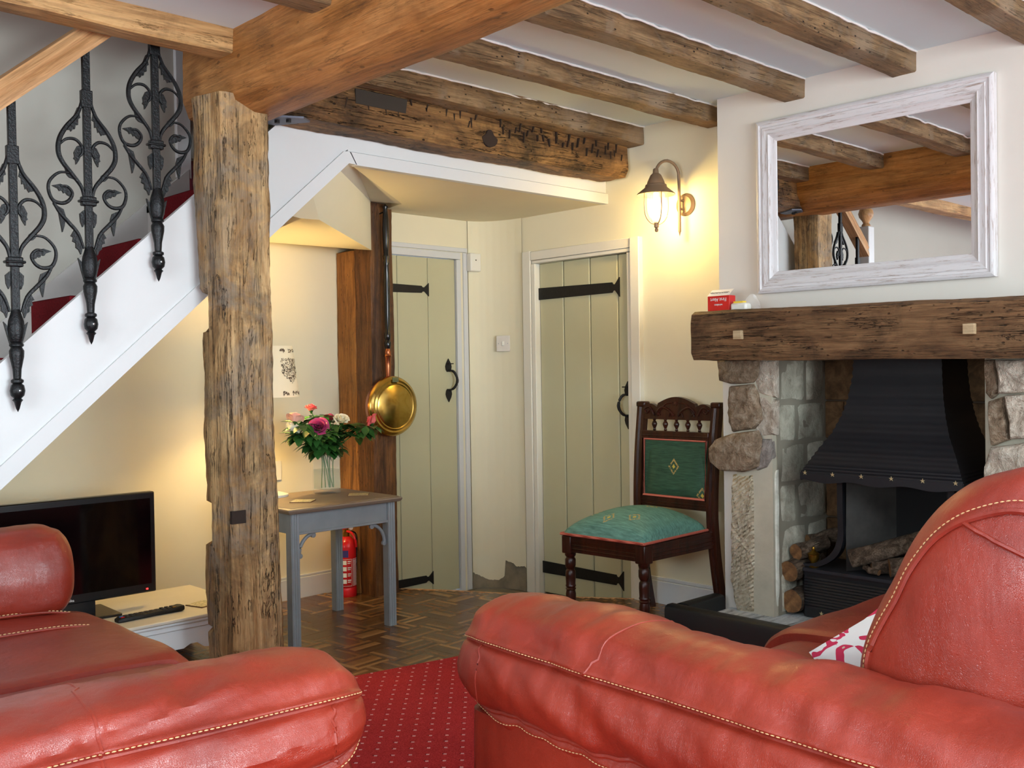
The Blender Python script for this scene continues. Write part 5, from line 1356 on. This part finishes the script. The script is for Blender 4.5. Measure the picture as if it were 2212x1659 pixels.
back_cushion(1.80, 2.75, rs, 5); back_cushion(2.70, 3.58, rs, 6, detail=False)
MB().box(1.90, 3.62, .33, .60, .05, .98).build('back_frame', LEATHER, rs, bevel=.05)
arm(rs, (3.84, 1.55), (0, -1), (-1, 0), 1.2, .28, .70, .58, .45, .26, .8, 8, 'armrest', .12)
# cushion on the seat
CUSH = NT('cushion_print')
sp = CUSH.noise(CUSH.mp((1, 1, 1)), 11, 1, .4, 2.6)
c_ = CUSH.ramp(sp, [(.0, s2l((226, 222, 216))), (.56, s2l((226, 222, 216))), (.565, s2l((196, 40, 76))), (.70, s2l((196, 40, 76))), (.705, s2l((204, 186, 158))), (.76, s2l((226, 222, 216)))], 'CONSTANT')
CUSH.base(c_); CUSH = CUSH.fin(.85)
cs_ = T('scatter_cushion', 'white scatter cushion printed with crimson leaves on the right sofa', 'cushion', (2.35, 1.2, .48))
u1 = V((.75, -.45, .48)).normalized(); u2 = V((.2, -.5, -.8)); u2 = (u2-u1*u2.dot(u1)).normalized(); u3 = u1.cross(u2)
Mc = Matrix((u1, u2, u3)).transposed().to_4x4(); Mc.translation = V((2.10, 1.215, .632))+(u1+u2)*.15
q = MB(); n_ = 24; top, bo_ = [], []
for i in range(n_+1):
    for j in range(n_+1):
        u, v = 2*i/n_-1, 2*j/n_-1; e = ((1-abs(u)**2.2)*(1-abs(v)**2.2))**.55; pin = 1-.06*(1-abs(u*v))*max(abs(u), abs(v))
        x, y = .155*u*pin, .155*v*pin; top.append(Mc @ V((x, y, .07*e+.003*N3((x*20, y*20, 0))))); bo_.append(Mc @ V((x, y, -.07*e)))
fc = [(i*(n_+1)+j, (i+1)*(n_+1)+j, (i+1)*(n_+1)+j+1, i*(n_+1)+j+1) for i in range(n_) for j in range(n_)]
q.add(top, fc, True); q.add(bo_, [f[::-1] for f in fc], True); q.build('cover', CUSH, cs_)

# ---- left sofa (faces the fireplace)
ls_ = T('leather_settee', 'red leather settee at the left facing the fireplace', 'sofa', (.4, 2.7, 0))
dl = V((.60-1.18, 1.745-1.69)).normalized()
arm(ls_, (1.20, 1.665), (dl.x, dl.y), (-dl.y*-1 if False else abs(dl.y)*1.0, abs(dl.x)), 1.75, .31, .722, .648, .535, .3, 1.1, 13, 'armrest', .24, [(.52, -34, 20), (.09, 0, 20)])
fa_arm = arm(ls_, (1.33, 3.84), (dl.x, dl.y), (abs(dl.y)*-1 if False else -abs(dl.y), -abs(dl.x)), 1.6, .32, .785, .62, .50, .3, .5, 17, 'armrest', .14)
MB().box(-.25, 1.18, 1.95, 3.6, .05, .34).build('seat_base', LEATHER, ls_, bevel=.03)
sc1 = seat_cushion(1.98, 2.80, .15, 1.37, .30, .475, ls_, 4, '+X'); sc2 = seat_cushion(2.80, 3.60, .15, 1.40, .30, .49, ls_, 6, '+X')
for yy, zt_ in ((3.28, .50), (3.55, .50)):
    path = [V((x, yy+.012*sin(x*3), z)) for x, z in ((.3, .508), (.7, .515), (1.0, .518), (1.2, .508), (1.32, .47), (1.375, .41))]
    path = curve(path, 8); stitches(path, sc2, .013, .0018)
    MB().tube([p+V((0, -.010, -.004)) for p in path], .004, 6).build('seam_welt', LEATHER, sc2)
q = MB(); q.box(-.6, -.1, 1.7, 3.85, .05, .98); q.build('backrest', LEATHER, ls_, bevel=.08)
